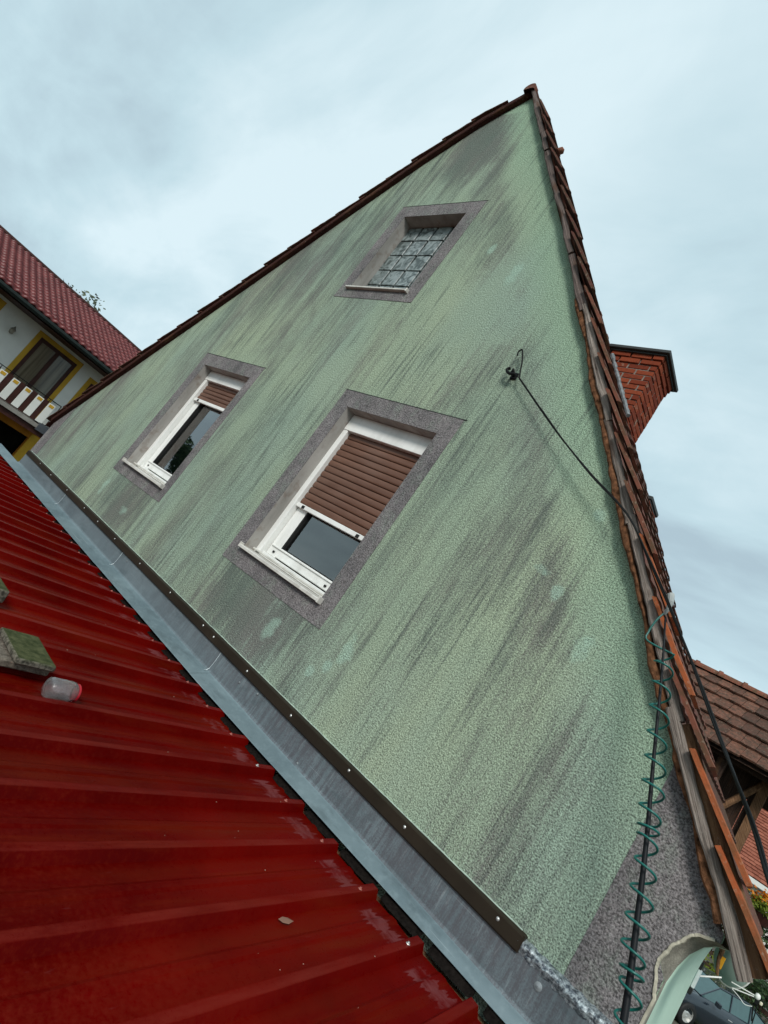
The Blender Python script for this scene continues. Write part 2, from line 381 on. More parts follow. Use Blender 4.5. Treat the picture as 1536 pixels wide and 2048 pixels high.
def mat_block():
    m = Mat('glass_block', .34, .3)
    n1 = m.noise(13, 2, .5, m.mapv((1, .3, 1)), dist=1.3); n2 = m.noise(40, 2, .5, dist=1.5)
    col = m.mix(m.ramp(n1, [(.36, 0.), (.62, 1.)]), (.055, .072, .072), (.30, .35, .35))
    i = m.island(); col = m.mix(m.math('MULTIPLY', i, .3), col, (.10, .12, .11))
    m.color(col); m.bump(n1, .35, .02); return m.m
def mat_brick():
    m = Mat('red_brick', .88, .12)
    i = m.island(); n1 = m.noise(25, 5, .65)
    col = m.mix(i, (.15, .030, .016), (.27, .062, .028))
    col = m.mix(m.ramp(n1, [(.55, 0.), (.75, .75)]), col, (.08, .03, .02))
    col = m.mix(m.ramp(m.noise(9, 4, .6, m.mapv(loc=(3,3,3))), [(.62, 0.), (.75, .6)]), col, (.36, .27, .20))
    m.color(col); m.bump(n1, .6, .01); return m.m

M_green = mat_green(); M_band = mat_band(); M_reveal = mat_reveal()
M_white = mat_white(); M_whitedirty = mat_white('white_sill', (.62,.60,.55), .9, .5)
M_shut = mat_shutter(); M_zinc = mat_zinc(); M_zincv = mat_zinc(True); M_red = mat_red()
M_brown = mat_plain('brown_strip', (.022, .016, .010), .5, .2, 0, .25, 3)
M_dark = mat_plain('dark_rubber', (.012, .012, .012), .6, .3)
M_black = mat_plain('black_cable', (.006, .0065, .0065), .6, .15)
M_teal = mat_plain('teal_plastic', (.004, .115, .095), .32, .5, 0, .12)
M_pole = mat_plain('black_pole', (.007, .008, .010), .5, .2)
M_glass = mat_glass(); M_blockglass = mat_block()
M_inside = mat_plain('dark_room', (.03, .032, .03), .9, .1)
M_curtain = mat_plain('reflection_sheet', (.16, .19, .185), .95, .05, 0, .2, 4)
RA = math.atan2(.794, .608)
M_woodR = mat_wood('weathered_board', (.050, .034, .027), (.50, .43, .375), .95, -RA)
M_woodT = mat_wood('dull_board', (.060, .042, .038), (.235, .185, .165), .6, -RA)
M_woodB = mat_wood('brown_beam', (.075, .030, .016), (.29, .165, .088), .8, -RA)
M_woodL = mat_wood('dark_red_board', (.030, .010, .007), (.058, .020, .015), .5, RA)
M_mortar = mat_plain('crumbling_mortar', (.15, .070, .036), .95, .05, 0, .85, 32, 1.0)
M_tile = mat_tile('old_clay_tile', (.14, .050, .032), (.25, .090, .058), .6)
M_tileorange = mat_tile('clay_tile_edge', (.30, .080, .030), (.46, .125, .045), .5)
M_tiledark = mat_tile('dark_clay_tile', (.085, .030, .022), (.15, .052, .038), .6)
M_brick = mat_brick(); M_mort2 = mat_plain('grey_mortar', (.22, .19, .165), .95, .08, 0, .3, 20, .6)
M_tin = mat_plain('cap_sheet', (.04, .045, .045), .6, .4, .2)
M_lead = mat_plain('grey_flashing', (.20, .22, .23), .8, .2, 0, .5, 22)
M_mint = mat_plain('mint_paint', (.64, .84, .69), .5, .3, 0, .06, 2)
M_screw = mat_plain('screw_metal', (.55, .55, .53), .4, .5, .6)
M_render = mat_plain('cream_render', (.50, .48, .42), .9, .1, 0, .15, 3, .3)

# ------------------------------------------------------------------ house profile
PR = [(-4.20, 8.10)]
for s, p in ((.93,.010),(1.89,.003),(2.48,.005),(3.33,-.009),(3.73,-.020),(4.17,-.031),(4.74,-.044),(5.35,-.050),(5.80,-.055),(6.19,-.050),(6.46,-.043),(6.71,-.030),(7.05,-.025)):
    PR.append((-4.17+.608*s+.794*p, 8.02-.794*s+.608*p))
PL = [(-4.20, 8.10), (-4.60, 7.80), (-5.10, 7.255), (-5.70, 6.50)] + [(x, 1.2715*x+13.732) for x in (-6.5, -7.5, -8.3, -8.78)]
def prof(P, s, p=0.0):
    acc = 0
    sg = 1 if P is PR else -1
    for i in range(len(P)-1):
        a, b = Vector(P[i]), Vector(P[i+1]); d = (b-a).length
        if s <= acc + d or i == len(P)-2:
            t = (b-a)/d; q = a + t*(s-acc); n_ = Vector((-t.y, t.x))*sg
            if n_.y < 0: n_ = -n_
            return (q.x + n_.x*p, q.y + n_.y*p)
        acc += d
def plen(P): return sum((Vector(P[i+1])-Vector(P[i])).length for i in range(len(P)-1))

HX0, HX1, GZ = -8.71, -.18, -1.2
house = thing('house', 'tall house with streaky green gable wall, grey window surrounds and old clay tile roof', 'house', (-4.4, 0, GZ))
W2 = (-3.592, -2.592, 2.79, 4.172); W1 = (-6.167, -5.17, 2.81, 4.174); W3 = (-4.73, -3.905, 5.44, 6.425)
DEP = {W1: .20, W2: .20, W3: .14}

def gable():
    bm = B()
    holes = [W1, W2, W3]
    cove = [(-.18, 2.40), (-.214, 2.415), (-.216, 2.44), (-.211, 2.475), (-.2, 2.52), (-.171, 2.57), (-.147, 2.592), (-.113, 2.608), (-.085, 2.615)]
    zt = lambda x: (lambda P: next((lerp(a[1], b[1], (x-a[0])/(b[0]-a[0])) for a, b in zip(P, P[1:]) if min(a[0],b[0])-1e-6 <= x <= max(a[0],b[0])+1e-6), 2.6))(PR if x > -4.20 else PL)
    def zb(x):
        if x < -.2161: return GZ
        for a, b in zip(cove[3:], cove[4:]):
            if a[0]-1e-6 <= x <= b[0]+1e-6: return lerp(a[1], b[1], (x-a[0])/(b[0]-a[0]))
        return GZ
    xs = sorted(set([HX0, -.216, -4.20] + [x for x, _ in PR if x < -.09] + [x for x, _ in PL if x > HX0] + [h[0] for h in holes] + [h[1] for h in holes] + [c[0] for c in cove[3:]]))
    for a, b in zip(xs, xs[1:]):
        if b - a < 1e-4: continue
        mid = (a+b)/2
        hs = sorted([h for h in holes if h[0] <= mid <= h[1]], key=lambda h: h[2])
        la, lb = zb(a+1e-5), zb(b-1e-5)
        for h in hs:
            quad(bm, [(a,0,la),(b,0,lb),(b,0,h[2]),(a,0,h[2])]); la = lb = h[3]
        quad(bm, [(a,0,la),(b,0,lb),(b,0,zt(b)),(a,0,zt(a))])
    # the strip of wall at the corner below the cove
    quad(bm, [(-.216,0,GZ),(-.18,0,GZ),(-.18,0,2.40),(-.216,0,2.44)])
    for h in holes:
        x0,x1,z0,z1 = h; d = DEP[h]
        quad(bm, [(x0,0,z0),(x0,0,z1),(x0,d,z1),(x0,d,z0)], 1); quad(bm, [(x1,0,z0),(x1,d,z0),(x1,d,z1),(x1,0,z1)], 1)
        quad(bm, [(x0,0,z1),(x1,0,z1),(x1,d,z1),(x0,d,z1)], 1); quad(bm, [(x0,0,z0),(x0,d,z0),(x1,d,z0),(x1,0,z0)], 1)
    return bm
obj('gable_wall', gable(), [M_green, M_reveal], house)

# grey painted bands round the windows, 4 mm proud
def band(outer, inner, name='window_surround'):
    bm = B(); X0,X1,Z0,Z1 = outer; x0,x1,z0,z1 = inner; y = -.004
    o_ = [(X0,Z0),(X1,Z0),(X1,Z1),(X0,Z1)]; i_ = [(x0,z0),(x1,z0),(x1,z1),(x0,z1)]
    for k in range(4):
        a, b, c, d = o_[k], o_[(k+1)%4], i_[(k+1)%4], i_[k]
        quad(bm, [(a[0],y,a[1]),(b[0],y,b[1]),(c[0],y,c[1]),(d[0],y,d[1])])
        quad(bm, [(a[0],0,a[1]),(b[0],0,b[1]),(b[0],y,b[1]),(a[0],y,a[1])])
        quad(bm, [(c[0],0,c[1]),(d[0],0,d[1]),(d[0],y,d[1]),(c[0],y,c[1])])
    # incised line above the band
    return obj(name, bm, M_band, house)
band((-3.745, -2.450, 2.632, 4.324), W2); band((-6.312, -5.050, 2.660, 4.322), W1)
band((-4.868, -3.755, 5.312, 6.572), W3)
M_groove = mat_plain('incised_line', (.045, .05, .047), .9, .1)
for x0, x1, z in ((-3.747, -2.425, 4.326), (-6.314, -5.035, 4.324), (-4.869, -3.748, 6.574)):
    bm = B(); box(bm, (x0, -.0055, z), (x1, 0, z+.0045)); obj('groove_line', bm, M_groove, house)
# grey corner fields
def poly_xz(pts, y, name, mat, t=.004):
    bm = B(); f = [bm.verts.new((x, y, z)) for x, z in pts]; b_ = [bm.verts.new((x, y+t, z)) for x, z in pts]
    bm.faces.new(f)
    for i in range(len(pts)): j = (i+1) % len(pts); bm.faces.new((f[j], f[i], b_[i], b_[j]))
    return obj(name, bm, mat, house)
zr = lambda x: next(lerp(a[1], b[1], (x-a[0])/(b[0]-a[0])) for a, b in zip(PR, PR[1:]) if a[0] <= x <= b[0])
pts = [(-.449, GZ+.002), (-.183, GZ+.002), (-.183, 2.402), (-.2165, 2.44), (-.211, 2.475), (-.2, 2.52), (-.171, 2.57), (-.147, 2.592), (-.113, 2.608), (-.088, 2.613)]
top = [(x, zr(x)) for x in [-.09] + sorted([p[0] for p in PR if -.449 < p[0] < -.09], reverse=True) + [-.449]]
poly_xz(pts + top, -.004, 'corner_band', M_band)
poly_xz([(-8.709, GZ+.002), (-8.44, GZ+.002), (-8.44, 1.2715*-8.44+13.732), (-8.709, 1.2715*-8.709+13.732)], -.004, 'corner_band', M_band)

# ---- windows
def win_shutter(W, hdr, sh_bot, nslat, glass_left):
    x0,x1,z0,z1 = W
    bm = B()                                            # fixed frame
    for a, b in (((x0, .105, z0), (x0+.055, .199, hdr)), ((x1-.055, .105, z0), (x1, .199, hdr))): box(bm, a, b, bev=.003)
    for a, b in (((x0+.0555, .175, z0+.01), (x0+.0595, .198, hdr)), ((x1-.0595, .175, z0+.01), (x1-.0555, .198, hdr))): box(bm, a, b, bev=.002)
    box(bm, (x0+.0555, .135, z0), (x1-.0555, .198, z0+.05), bev=.003)
    f = obj('window', bm, M_white, house)
    bm = B(); box(bm, (x0+.001, .10, hdr), (x1-.001, .199, z1-.001), bev=.003); obj('shutter_box', bm, M_white, f)
    bm = B(); H = (hdr - sh_bot)/nslat
    for k in range(nslat):
        za = hdr - k*H; prev = None
        for u in (0, .03, .12, .3, .5, .7, .84, .89, .905, .985, 1.0):
            yy = .1465 - .0055*(1 - (2*u/.9-1)**4) if u < .9 else .157
            zz = za - u*H
            a = bm.verts.new((x0+.057, yy, zz)); b = bm.verts.new((x1-.057, yy, zz))
            if prev: bm.faces.new((prev[0], a, b, prev[1]))
            prev = (a, b)
    obj('roller_shutter', bm, M_shut, f)
    bm = B(); box(bm, (x0+.057, .124, sh_bot-.036), (x1-.057, .152, sh_bot), bev=.003); obj('bottom_bar', bm, M_white, f)
    for xx in (x0+.13, x1-.20):
        bm = B(); box(bm, (xx, .118, sh_bot-.034), (xx+.035, .130, sh_bot-.008), bev=.004); obj('stopper', bm, M_dark, f)
    # sash
    gz0 = z0+.15; bm = B()
    for a, b in (((x0+.06, .158, z0+.05), (glass_left-.01, .196, hdr-.01)), ((x1-.125, .158, z0+.05), (x1-.02, .196, hdr-.01)),
                 ((glass_left-.01, .158, z0+.06), (x1-.125, .196, gz0-.008))): box(bm, a, b, bev=.006)
    box(bm, (x0+.08, .147, z0+.125), (x1-.05, .1575, z0+.137), bev=.002)
    s_ = obj('sash', bm, M_white, f)
    bm = B()
    for a, b in (((glass_left-.012, .163, gz0-.01), (glass_left+.006, .198, hdr-.01)), ((glass_left+.006, .163, gz0-.010), (x1-.125, .198, gz0)), ((x1-.14, .163, gz0), (x1-.125, .198, hdr-.01))): box(bm, a, b)
    obj('gasket', bm, M_dark, f)
    for xx in (x0+.13, x1-.20):
        bm = B(); box(bm, (xx, .149, z0+.080), (xx+.022, .1585, z0+.097), bev=.002); obj('drain_cap', bm, M_dark, f)
    bm = B(); quad(bm, [(glass_left, .190, gz0), (x1-.125, .190, gz0), (x1-.125, .190, hdr), (glass_left, .190, hdr)]); obj('pane', bm, M_glass, f)
    bm = B()                                            # sill: sloping sheet with a turned-down nose and end caps
    P_ = [(.13, z0+.012), (-.035, z0-.004), (-.040, z0-.010), (-.040, z0-.028), (-.034, z0-.028), (-.034, z0-.014), (.13, z0+.004)]
    va = [bm.verts.new((x0-.012, y, z)) for y, z in P_]; vb = [bm.verts.new((x1+.018, y, z)) for y, z in P_]
    for i in range(len(P_)): j = (i+1) % len(P_); bm.faces.new((va[i], vb[i], vb[j], va[j]))
    bm.faces.new(va[::-1]); bm.faces.new(vb)
    box(bm, (x0-.014, -.042, z0-.03), (x0-.004, .0, z0+.012), bev=.002); box(bm, (x1+.012, -.046, z0-.034), (x1+.026, .0, z0+.010), bev=.002)
    box(bm, (x0+.02, .060, z0+.018), (x1-.01, .104, z0+.034), bev=.004)
    obj('sill', bm, M_whitedirty, f)
    return f
f2 = win_shutter(W2, 4.022, 3.312, 13, -3.40)
f1 = win_shutter(W1, 4.052, 3.815, 5, -6.00)
# rooms behind the panes
def room(W, curt=None):
    x0,x1,z0,z1 = W; bm = B()
    X0, X1, Y0, Y1, Z0, Z1 = x0-.6, x1+.6, .2005, 2.2, z0-.7, z1+.2
    quad(bm, [(X0,Y1,Z0),(X1,Y1,Z0),(X1,Y1,Z1),(X0,Y1,Z1)]); quad(bm, [(X0,Y0,Z0),(X0,Y1,Z0),(X0,Y1,Z1),(X0,Y0,Z1)])
    quad(bm, [(X1,Y0,Z0),(X1,Y1,Z0),(X1,Y1,Z1),(X1,Y0,Z1)]); quad(bm, [(X0,Y0,Z0),(X1,Y0,Z0),(X1,Y1,Z0),(X0,Y1,Z0)])
    quad(bm, [(X0,Y0,Z1),(X1,Y0,Z1),(X1,Y1,Z1),(X0,Y1,Z1)])
    obj('room_interior', bm, M_inside, house)
room(W2); room(W1)
bm = B(); prev = None                                   # added green sheet standing in for the dark reflected half of the left pane
for i in range(41):
    xx = -6.05 + .42*i/40; yy = .30 + .012*math.sin(i*1.3)
    a = bm.verts.new((xx, yy, 2.95)); b = bm.verts.new((xx, yy, 4.1))
    if prev: bm.faces.new((prev[0], a, b, prev[1]))
    prev = (a, b)
obj('reflection_sheet', bm, mat_plain('green_reflection', (.05,.075,.06), .9, .05, 0, .2), house, True)

# attic window of glass blocks
x0,x1,z0,z1 = W3
bm = B(); box(bm, (x0+.001, .15, z0), (x1-.001, .20, z1-.001)); f3 = obj('window', bm, mat_plain('dark_joint', (.012,.016,.015), .8, .1), house)
bm = B()
for r in range(5):
    zz = 6.44 - .203*(r+1)
    for c in range(4):
        xx = x0 + .004 + c*.2070; zt_ = min(zz+.190, z1-.01)
        if zt_ - zz < .05: continue
        vs = box(bm, (xx, .128, zz), (xx+.180, .17, zt_), bev=.004)
obj('glass_block', bm, M_blockglass, f3, False)
bm = B(); box(bm, (x0-.03, -.036, z0-.022), (x1+.025, .13, z0-.004), bev=.003); box(bm, (x1+.012, -.040, z0-.034), (x1+.028, -.004, z0+.004), bev=.002)
obj('sill', bm, M_whitedirty, f3)

# ---- other walls of the house
bm = B()
HY = 3.7
quad(bm, [(HX0, 0, GZ), (HX0, 0, 2.66), (HX0, HY, 2.66), (HX0, HY, GZ)])
obj('left_wall', bm, M_band, house)
def back():
    bm = B(); P = [(HX0, GZ), (HX0, PL[-1][1]+.1)] + PL[::-1][1:] + PR[1:-1] + [(-1.9, zr(-1.9)), (-1.9, GZ)][1:]
    P = [(HX0, GZ)] + [p for p in PL[::-1] if p[0] > HX0] + [p for p in PR[1:] if p[0] < -.2] + [(-1.9, 2.5), (-1.9, GZ)]
    bm.faces.new([bm.verts.new((x, HY, z)) for x, z in P]); return bm
obj('back_wall', back(), M_band, house)
# side wall with coved top, mint painted, rough plaster return at the corner
cove_p = [(-.18, GZ), (-.18, 1.6), (-.18, 2.30), (-.176, 2.38), (-.166, 2.45), (-.150, 2.51), (-.125, 2.56), (-.095, 2.59), (-.06, 2.605)]
gc = [(-.18, GZ), (-.18, 1.6), (-.183, 2.33), (-.214, 2.415), (-.216, 2.44), (-.205, 2.50), (-.171, 2.57), (-.147, 2.592), (-.100, 2.612)]
bm = B(); ny = 8
ys = [0, .03, .10, .11, .4, .8, 1.2, 1.5, 1.62]
grid = []
for j, yy in enumerate(ys):
    t = 0 if yy >= .11 else 1 - yy/.11
    row = []
    for (ax, azz), (bx, bz) in zip(cove_p, gc):
        x = lerp(ax, bx, t); z = lerp(azz, bz, t)
        if 0 < yy < .11: x += .004*fbm((x, yy, z), 14)
        row.append(bm.verts.new((x, yy, z)))
    grid.append(row)
for j in range(len(ys)-1):
    for i in range(len(cove_p)-1):
        f = bm.faces.new((grid[j][i], grid[j+1][i], grid[j+1][i+1], grid[j][i+1])); f.material_index = 1 if ys[j] < .10 else 0; f.smooth = True
quad(bm, [(-.18, 1.62, GZ), (-1.9, 1.62, GZ), (-1.9, 1.62, 2.9), (-.18, 1.62, 2.5)])
quad(bm, [(-1.9, 1.62, GZ), (-1.9, HY, GZ), (-1.9, HY, 4.2), (-1.9, 1.62, 4.2)])
obj('side_wall', bm, [M_mint, mat_plain('rough_return', (.27, .25, .21), .95, .05, 0, .45, 16, .8)], house)
# pale crumbling arris along the corner and cove
bm = B(); pts = []
for i in range(len(gc)-1):
    for k in range(10 if i else 60):
        t = k/(10 if i else 60); pts.append((lerp(gc[i][0], gc[i+1][0], t), lerp(gc[i][1], gc[i+1][1], t)))
pts = [p for p in pts if p[1] > -1.1]
tube(bm, [(x+.003*fbm((x,0,z),30), -.006+.003*fbm((z,1,x),25), z+.002*fbm((x,3,z),40)) for x, z in pts], [.0055+.004*abs(fbm((x,5,z),30)) for x, z in pts], 5)
obj('plaster_arris', bm, mat_plain('pale_plaster', (.46,.43,.34), .95, .05, 0, .35, 30), house)

# ---- roof
LR, LL = plen(PR), plen(PL)
def roof_plane(P, y0, y1, exp, s0, name, mat, base, lift):
    bm = B(); L_ = plen(P); k = 0
    ny = int((y1-y0)/.055)
    s = s0
    L_ = min(L_, 6.88 if P is PR else 99)
    while s < L_ - .1:
        a, b = s - .08, min(s + exp, L_+.02)
        ra, rb, rc = [], [], []
        for j in range(ny+1):
            yy = lerp(y0, y1, j/ny); wv = .008*math.sin(2*math.pi*(yy)/.22)
            pa = prof(P, max(a, 0), base+wv*.6); pb = prof(P, b, base+lift+wv*.6); pc = prof(P, b, base+lift-.018+wv*.6)
            ra.append(bm.verts.new((pa[0], yy, pa[1]))); rb.append(bm.verts.new((pb[0], yy, pb[1]))); rc.append(bm.verts.new((pc[0], yy, pc[1])))
        for j in range(ny):
            bm.faces.new((ra[j], ra[j+1], rb[j+1], rb[j])); bm.faces.new((rb[j], rb[j+1], rc[j+1], rc[j]))
        s += exp
    return obj(name, bm, mat, house)
roof_plane(PR, .10, HY+.2, .325, .09, 'roof_tiles', M_tiledark, .024, .030)
roof_plane(PL, .10, HY+.2, .345, .06, 'roof_tiles', M_tiledark, .035, .035)
def underlay(P, y0, name, mat):
    bm = B(); L_ = min(plen(P), 6.86 if P is PR else 99); n = 24; prev = None
    for i in range(n+1):
        s = L_*i/n; a = prof(P, s, .004); b = prof(P, s, .022)
        row = [bm.verts.new((a[0], y0, a[1])), bm.verts.new((a[0], HY+.15, a[1])), bm.verts.new((b[0], HY+.15, b[1])), bm.verts.new((b[0], y0, b[1]))]
        if prev:
            for k in range(4): bm.faces.new((prev[k], prev[(k+1)%4], row[(k+1)%4], row[k]))
        prev = row
    obj(name, bm, mat, house)
underlay(PR, -.01, 'roof_boarding', M_woodB); underlay(PL, -.045, 'roof_boarding', M_woodL)
# verge tiles: flat clay tiles seen by their broken edges, each tilted a little more than the slope
def verge_tile(P, s, ln, y0, y1, pa, pb, th, mat, roll=0.0, jag=.0):
    bm = B(); n = 8; rows = []
    for i in range(n+1):
        t = i/n; ss = s + ln*t; p_ = lerp(pa, pb, t) + .0015*fbm((ss, pa, 2), 9)
        c = []
        j1 = .004*fbm((ss*7, s, 1), 3)
        for yy, pp in ((y0+j1, p_), (y0+j1, p_+th*.62), (y0+.012+j1, p_+th*.62), (y0+.012+j1, p_+th), (y0+.03, p_+th+roll), (y0+.05, p_+th), (y1, p_+th*.9), (y1, p_)):
            q = prof(P, ss, pp); c.append(bm.verts.new((q[0], yy, q[1])))
        rows.append(c)
    for a, b in zip(rows, rows[1:]):
        for k in range(8): bm.faces.new((a[k], b[k], b[(k+1)%8], a[(k+1)%8]))
    bm.faces.new(rows[0]); bm.faces.new(rows[-1][::-1])
    return obj('verge_tile', bm, mat, house)
s = .42; k = 0
while s < LR - .30:
    ori = s > 3.6
    r = random.uniform(-.006, .006); u = min(1, s/6.5)
    pa = lerp(.066, .058, u) + r; pb = pa + lerp(.040, .052, u) + random.uniform(-.004, .004)
    t = verge_tile(PR, s - .02, .43 + random.uniform(-.04, .03), -.115 + random.uniform(-.012, .012), .12, pa, pb, .017, M_tileorange if s > 5.0 and k % 4 != 1 else (M_tile if s > 3.2 else M_tiledark), .004)
    s += .325; k += 1
s = .25; k = 0
while s < LL - .1:
    r = random.uniform(-.004, .006)
    ends = .40 + random.uniform(-.02, .02)
    verge_tile(PL, s-.02, ends, -.072 + random.uniform(-.006, .006), .12, .056+r, .106+r, .020, M_tiledark, .006)
    s += .345; k += 1
# verge boards on the right: weathered grey planks in several lengths
def board(P, sa, sb, pa, pb, y, th, mat, name, seed=0, rag=.008, taper=0):
    bm = B(); n = max(6, int((sb-sa)/.035)); rows = []
    for i in range(n+1):
        t = i/n; ss = lerp(sa, sb, t)
        lo = pa + rag*fbm((ss, seed, 0), 3.2) + rag*.4*fbm((ss, seed, 5), 16); hi = pb + taper*t + rag*fbm((ss, seed, 9), 2.6) + rag*.35*fbm((ss, seed, 15), 14)
        yy = y + .004*fbm((ss, seed, 20), 4)
        c = [prof(P, ss, lo), prof(P, ss, lo+.006), prof(P, ss, (lo+hi)/2), prof(P, ss, hi-.006), prof(P, ss, hi)]
        rows.append([bm.verts.new((c[0][0], yy+.006, c[0][1])), bm.verts.new((c[1][0], yy, c[1][1])), bm.verts.new((c[2][0], yy-.002, c[2][1])), bm.verts.new((c[3][0], yy, c[3][1])), bm.verts.new((c[4][0], yy+.006, c[4][1])),
                     bm.verts.new((c[4][0], yy+th, c[4][1])), bm.verts.new((c[0][0], yy+th, c[0][1]))])
    for a, b in zip(rows, rows[1:]):
        for k in range(7): bm.faces.new((a[k], b[k], b[(k+1)%7], a[(k+1)%7]))
    bm.faces.new(rows[0]); bm.faces.new(rows[-1][::-1])
    return obj(name, bm, mat, house)
segs = [(.02, .93, .058), (.95, 1.28, .060), (1.30, 2.02, .060), (2.03, 2.86, .058), (2.88, 3.50, .060), (3.46, 4.50, .062), (4.48, 5.18, .064), (5.14, 6.14, .066)]
for i, (a, b, hgt) in enumerate(segs):
    board(PR, a, b, (.002 if b < 3.6 else .016) + .004*(i % 2), hgt - (.010 if b < 3.6 else 0), -.072 - .006*(i % 2), .03, M_woodT if b < 3.6 else M_woodR, 'verge_board', i*3.1, .012, 0)
board(PR, 6.08, 6.95, .010, .050, -.080, .05, M_woodR, 'verge_board', 31, .012, .004)
board(PR, 6.15, 6.94, .051, .088, -.070, .05, M_woodB, 'verge_beam', 41, .006, .012)
board(PR, 3.35, 6.80, -.012, .024, -.060, .058, M_mortar, 'bedding_strip', 52, .020)
board(PL, .02, LL-.12, .002, .060, -.055, .03, M_woodL, 'verge_board', 61, .002)
# ridge tiles
for i in range(9):
    bm = B(); M_ = Matrix.Translation((-4.22, -.10+i*.46, 8.10)) @ Matrix.Rotation(-math.pi/2, 4, 'X')
    pr = [(.085, 0), (.09, .0), (.085, .44), (.078, .44)]
    n = 10; rings = []
    for r_, zz in ((.002, .004), (.056, .0), (.064, 0), (.067, .06), (.060, .07), (.056, .45), (.046, .45)):
        rings.append([bm.verts.new((-4.20 + r_*1.05*math.sin(-1.9+3.8*q/n), -.10+i*.43+zz, 8.103 + r_*math.cos(-1.9+3.8*q/n))) for q in range(n+1)])
    for a, b in zip(rings, rings[1:]):
        for q in range(n): bm.faces.new((a[q], a[q+1], b[q+1], b[q]))
    obj('ridge_tile', bm, M_tiledark, house, True)
# upturned tile end that stands proud of the right verge near the top
bm = B(); q = prof(PR, 1.22, .115); lathe(bm, [(.001, -.05), (.026, -.045), (.03, 0), (.028, .03), (.001, .045)], 10, Matrix.Translation((q[0]+.01, .02, q[1])) @ Matrix.Rotation(math.radians(70), 4, 'Y'))
obj('vent_tile', bm, M_tile, house, True)

# ---- chimneys
def chimney(x0, x1, y0, y1, zb, zt, capo, name_label=None):
    bm = B(); box(bm, (x0+.012, y0+.012, zb), (x1-.012, y1-.012, zt)); ch = obj('chimney', bm, M_mort2, house)
    bm = B(); rows = int((zt-zb)/.073)
    for r in range(rows):
        z = zt - .073*(r+1) + .0; off = (r % 2)*.13
        cor = .025 if r < 1 else (.012 if r < 2 else 0)
        def run(a0, a1, fn):
            a = a0 - off
            while a < a1 - .02:
                s_, e_ = max(a, a0), min(a+.25, a1)
                if e_ - s_ > .03: fn(s_+.005, e_-.005)
                a += .26
        j = lambda: random.uniform(-.005, .005)
        run(x0-cor, x1+cor, lambda a, b: box(bm, (a, y0-cor+j(), z+j()*.5), (b, y0+.03, z+.062+j()*.5), bev=.004))
        run(y0+.031, y1+cor, lambda a, b: box(bm, (x1-.03, a, z+j()*.5), (x1+cor+j(), b, z+.062+j()*.5), bev=.004))
        run(x0-cor, x1+cor, lambda a, b: box(bm, (a, y1-.03, z), (b, y1+cor+j(), z+.062)))
        run(y0+.031, y1+cor, lambda a, b: box(bm, (x0-cor+j(), a, z), (x0+.03, b, z+.062)))
    obj('brickwork', bm, M_brick, ch)
    bm = B(); box(bm, (x0-capo, y0-capo, zt), (x1+capo, y1+capo, zt+.045), bev=.006)
    box(bm, (x0-capo*.6, y0-capo*.6, zt-.02), (x1+capo*.6, y1+capo*.6, zt-.001))
    obj('cap', bm, M_tin, ch)
    return ch
chA = chimney(-3.46, -2.86, 2.67, 3.22, 5.9, 7.31, .075)
bm = B(); pts = []                                       # grey mortar fillet where it meets the tiles
for i in range(26):
    x = lerp(-3.46, -2.84, i/25); z = zr(x)+.125
    pts.append((x, 2.655+.01*fbm((x,0,0),9), z+.01*fbm((x,2,0),12)))
tube(bm, pts, [.024+.014*fbm((p[0],7,0),22) for p in pts], 7); obj('fillet', bm, M_lead, chA)
chB = chimney(-2.74, -2.385, 3.25, 3.60, 4.9, 5.775, .035)

# ------------------------------------------------------------------ wall items
# cable anchored to the wall and running out over the verge
an = thing('wall_anchor', 'small rusty cable anchor bracket fixed high on the green wall', 'bracket', (-2.30, 0, 4.74))
bm = B(); tube(bm, [(-2.30, .0, 4.745), (-2.30, -.055, 4.745)], .010, 8); tube(bm, spline([(-2.33,-.05,4.775),(-2.345,-.055,4.755),(-2.32,-.06,4.73),(-2.29,-.062,4.72),(-2.265,-.06,4.725)],6), .011, 7)
obj('hook', bm, M_black, an)
bm = B(); tube(bm, spline([(-2.30,-.05,4.76),(-2.285,-.07,4.75),(-2.275,-.06,4.735),(-2.26,-.055,4.725)],6), .009, 7); obj('clamp', bm, M_black, an); bm = B(); box(bm, (-2.325,-.012,4.72), (-2.275,-.001,4.775), bev=.004)
obj('base_plate', bm, M_black, an)
cab = [(-2.345,-.05,4.885),(-2.355,-.05,4.915),(-2.335,-.055,4.935),(-2.31,-.055,4.90),(-2.275,-.055,4.84),(-2.24,-.055,4.76),(-2.21,-.055,4.70)]
main = [(-2.21,-.055,4.70),(-1.75,-.075,4.38),(-1.40,-.10,4.16),(-1.09,-.13,3.98),(-.87,-.18,3.77),(-.665,-.24,3.565),(-.44,-.34,3.33),(-.27,-.48,3.14),(-.12,-.67,2.97),(-.035,-.85,2.86),(.03,-1.05,2.79),(.12,-1.5,2.72),(.25,-2.3,2.75)]
t = thing('overhead_cable', 'twin black cable sagging from the wall anchor across the right verge', 'cable', (-2.21, -.05, 4.70))
bm = B(); tube(bm, spline(cab, 6), .0055, 7); obj('free_end', bm, M_black, t)
sp = spline(main, 10); bm = B(); tube(bm, sp, .0048, 8); obj('conductor', bm, M_black, t)
bm = B(); tube(bm, [(-2.262,-.06,4.725)]+[p + Vector((.0062*math.sin(i*.16), -.003, .0062*math.cos(i*.16)))*(1 if i > 6 else .6) for i, p in enumerate(sp)], .0038, 7); obj('conductor', bm, M_black, t)

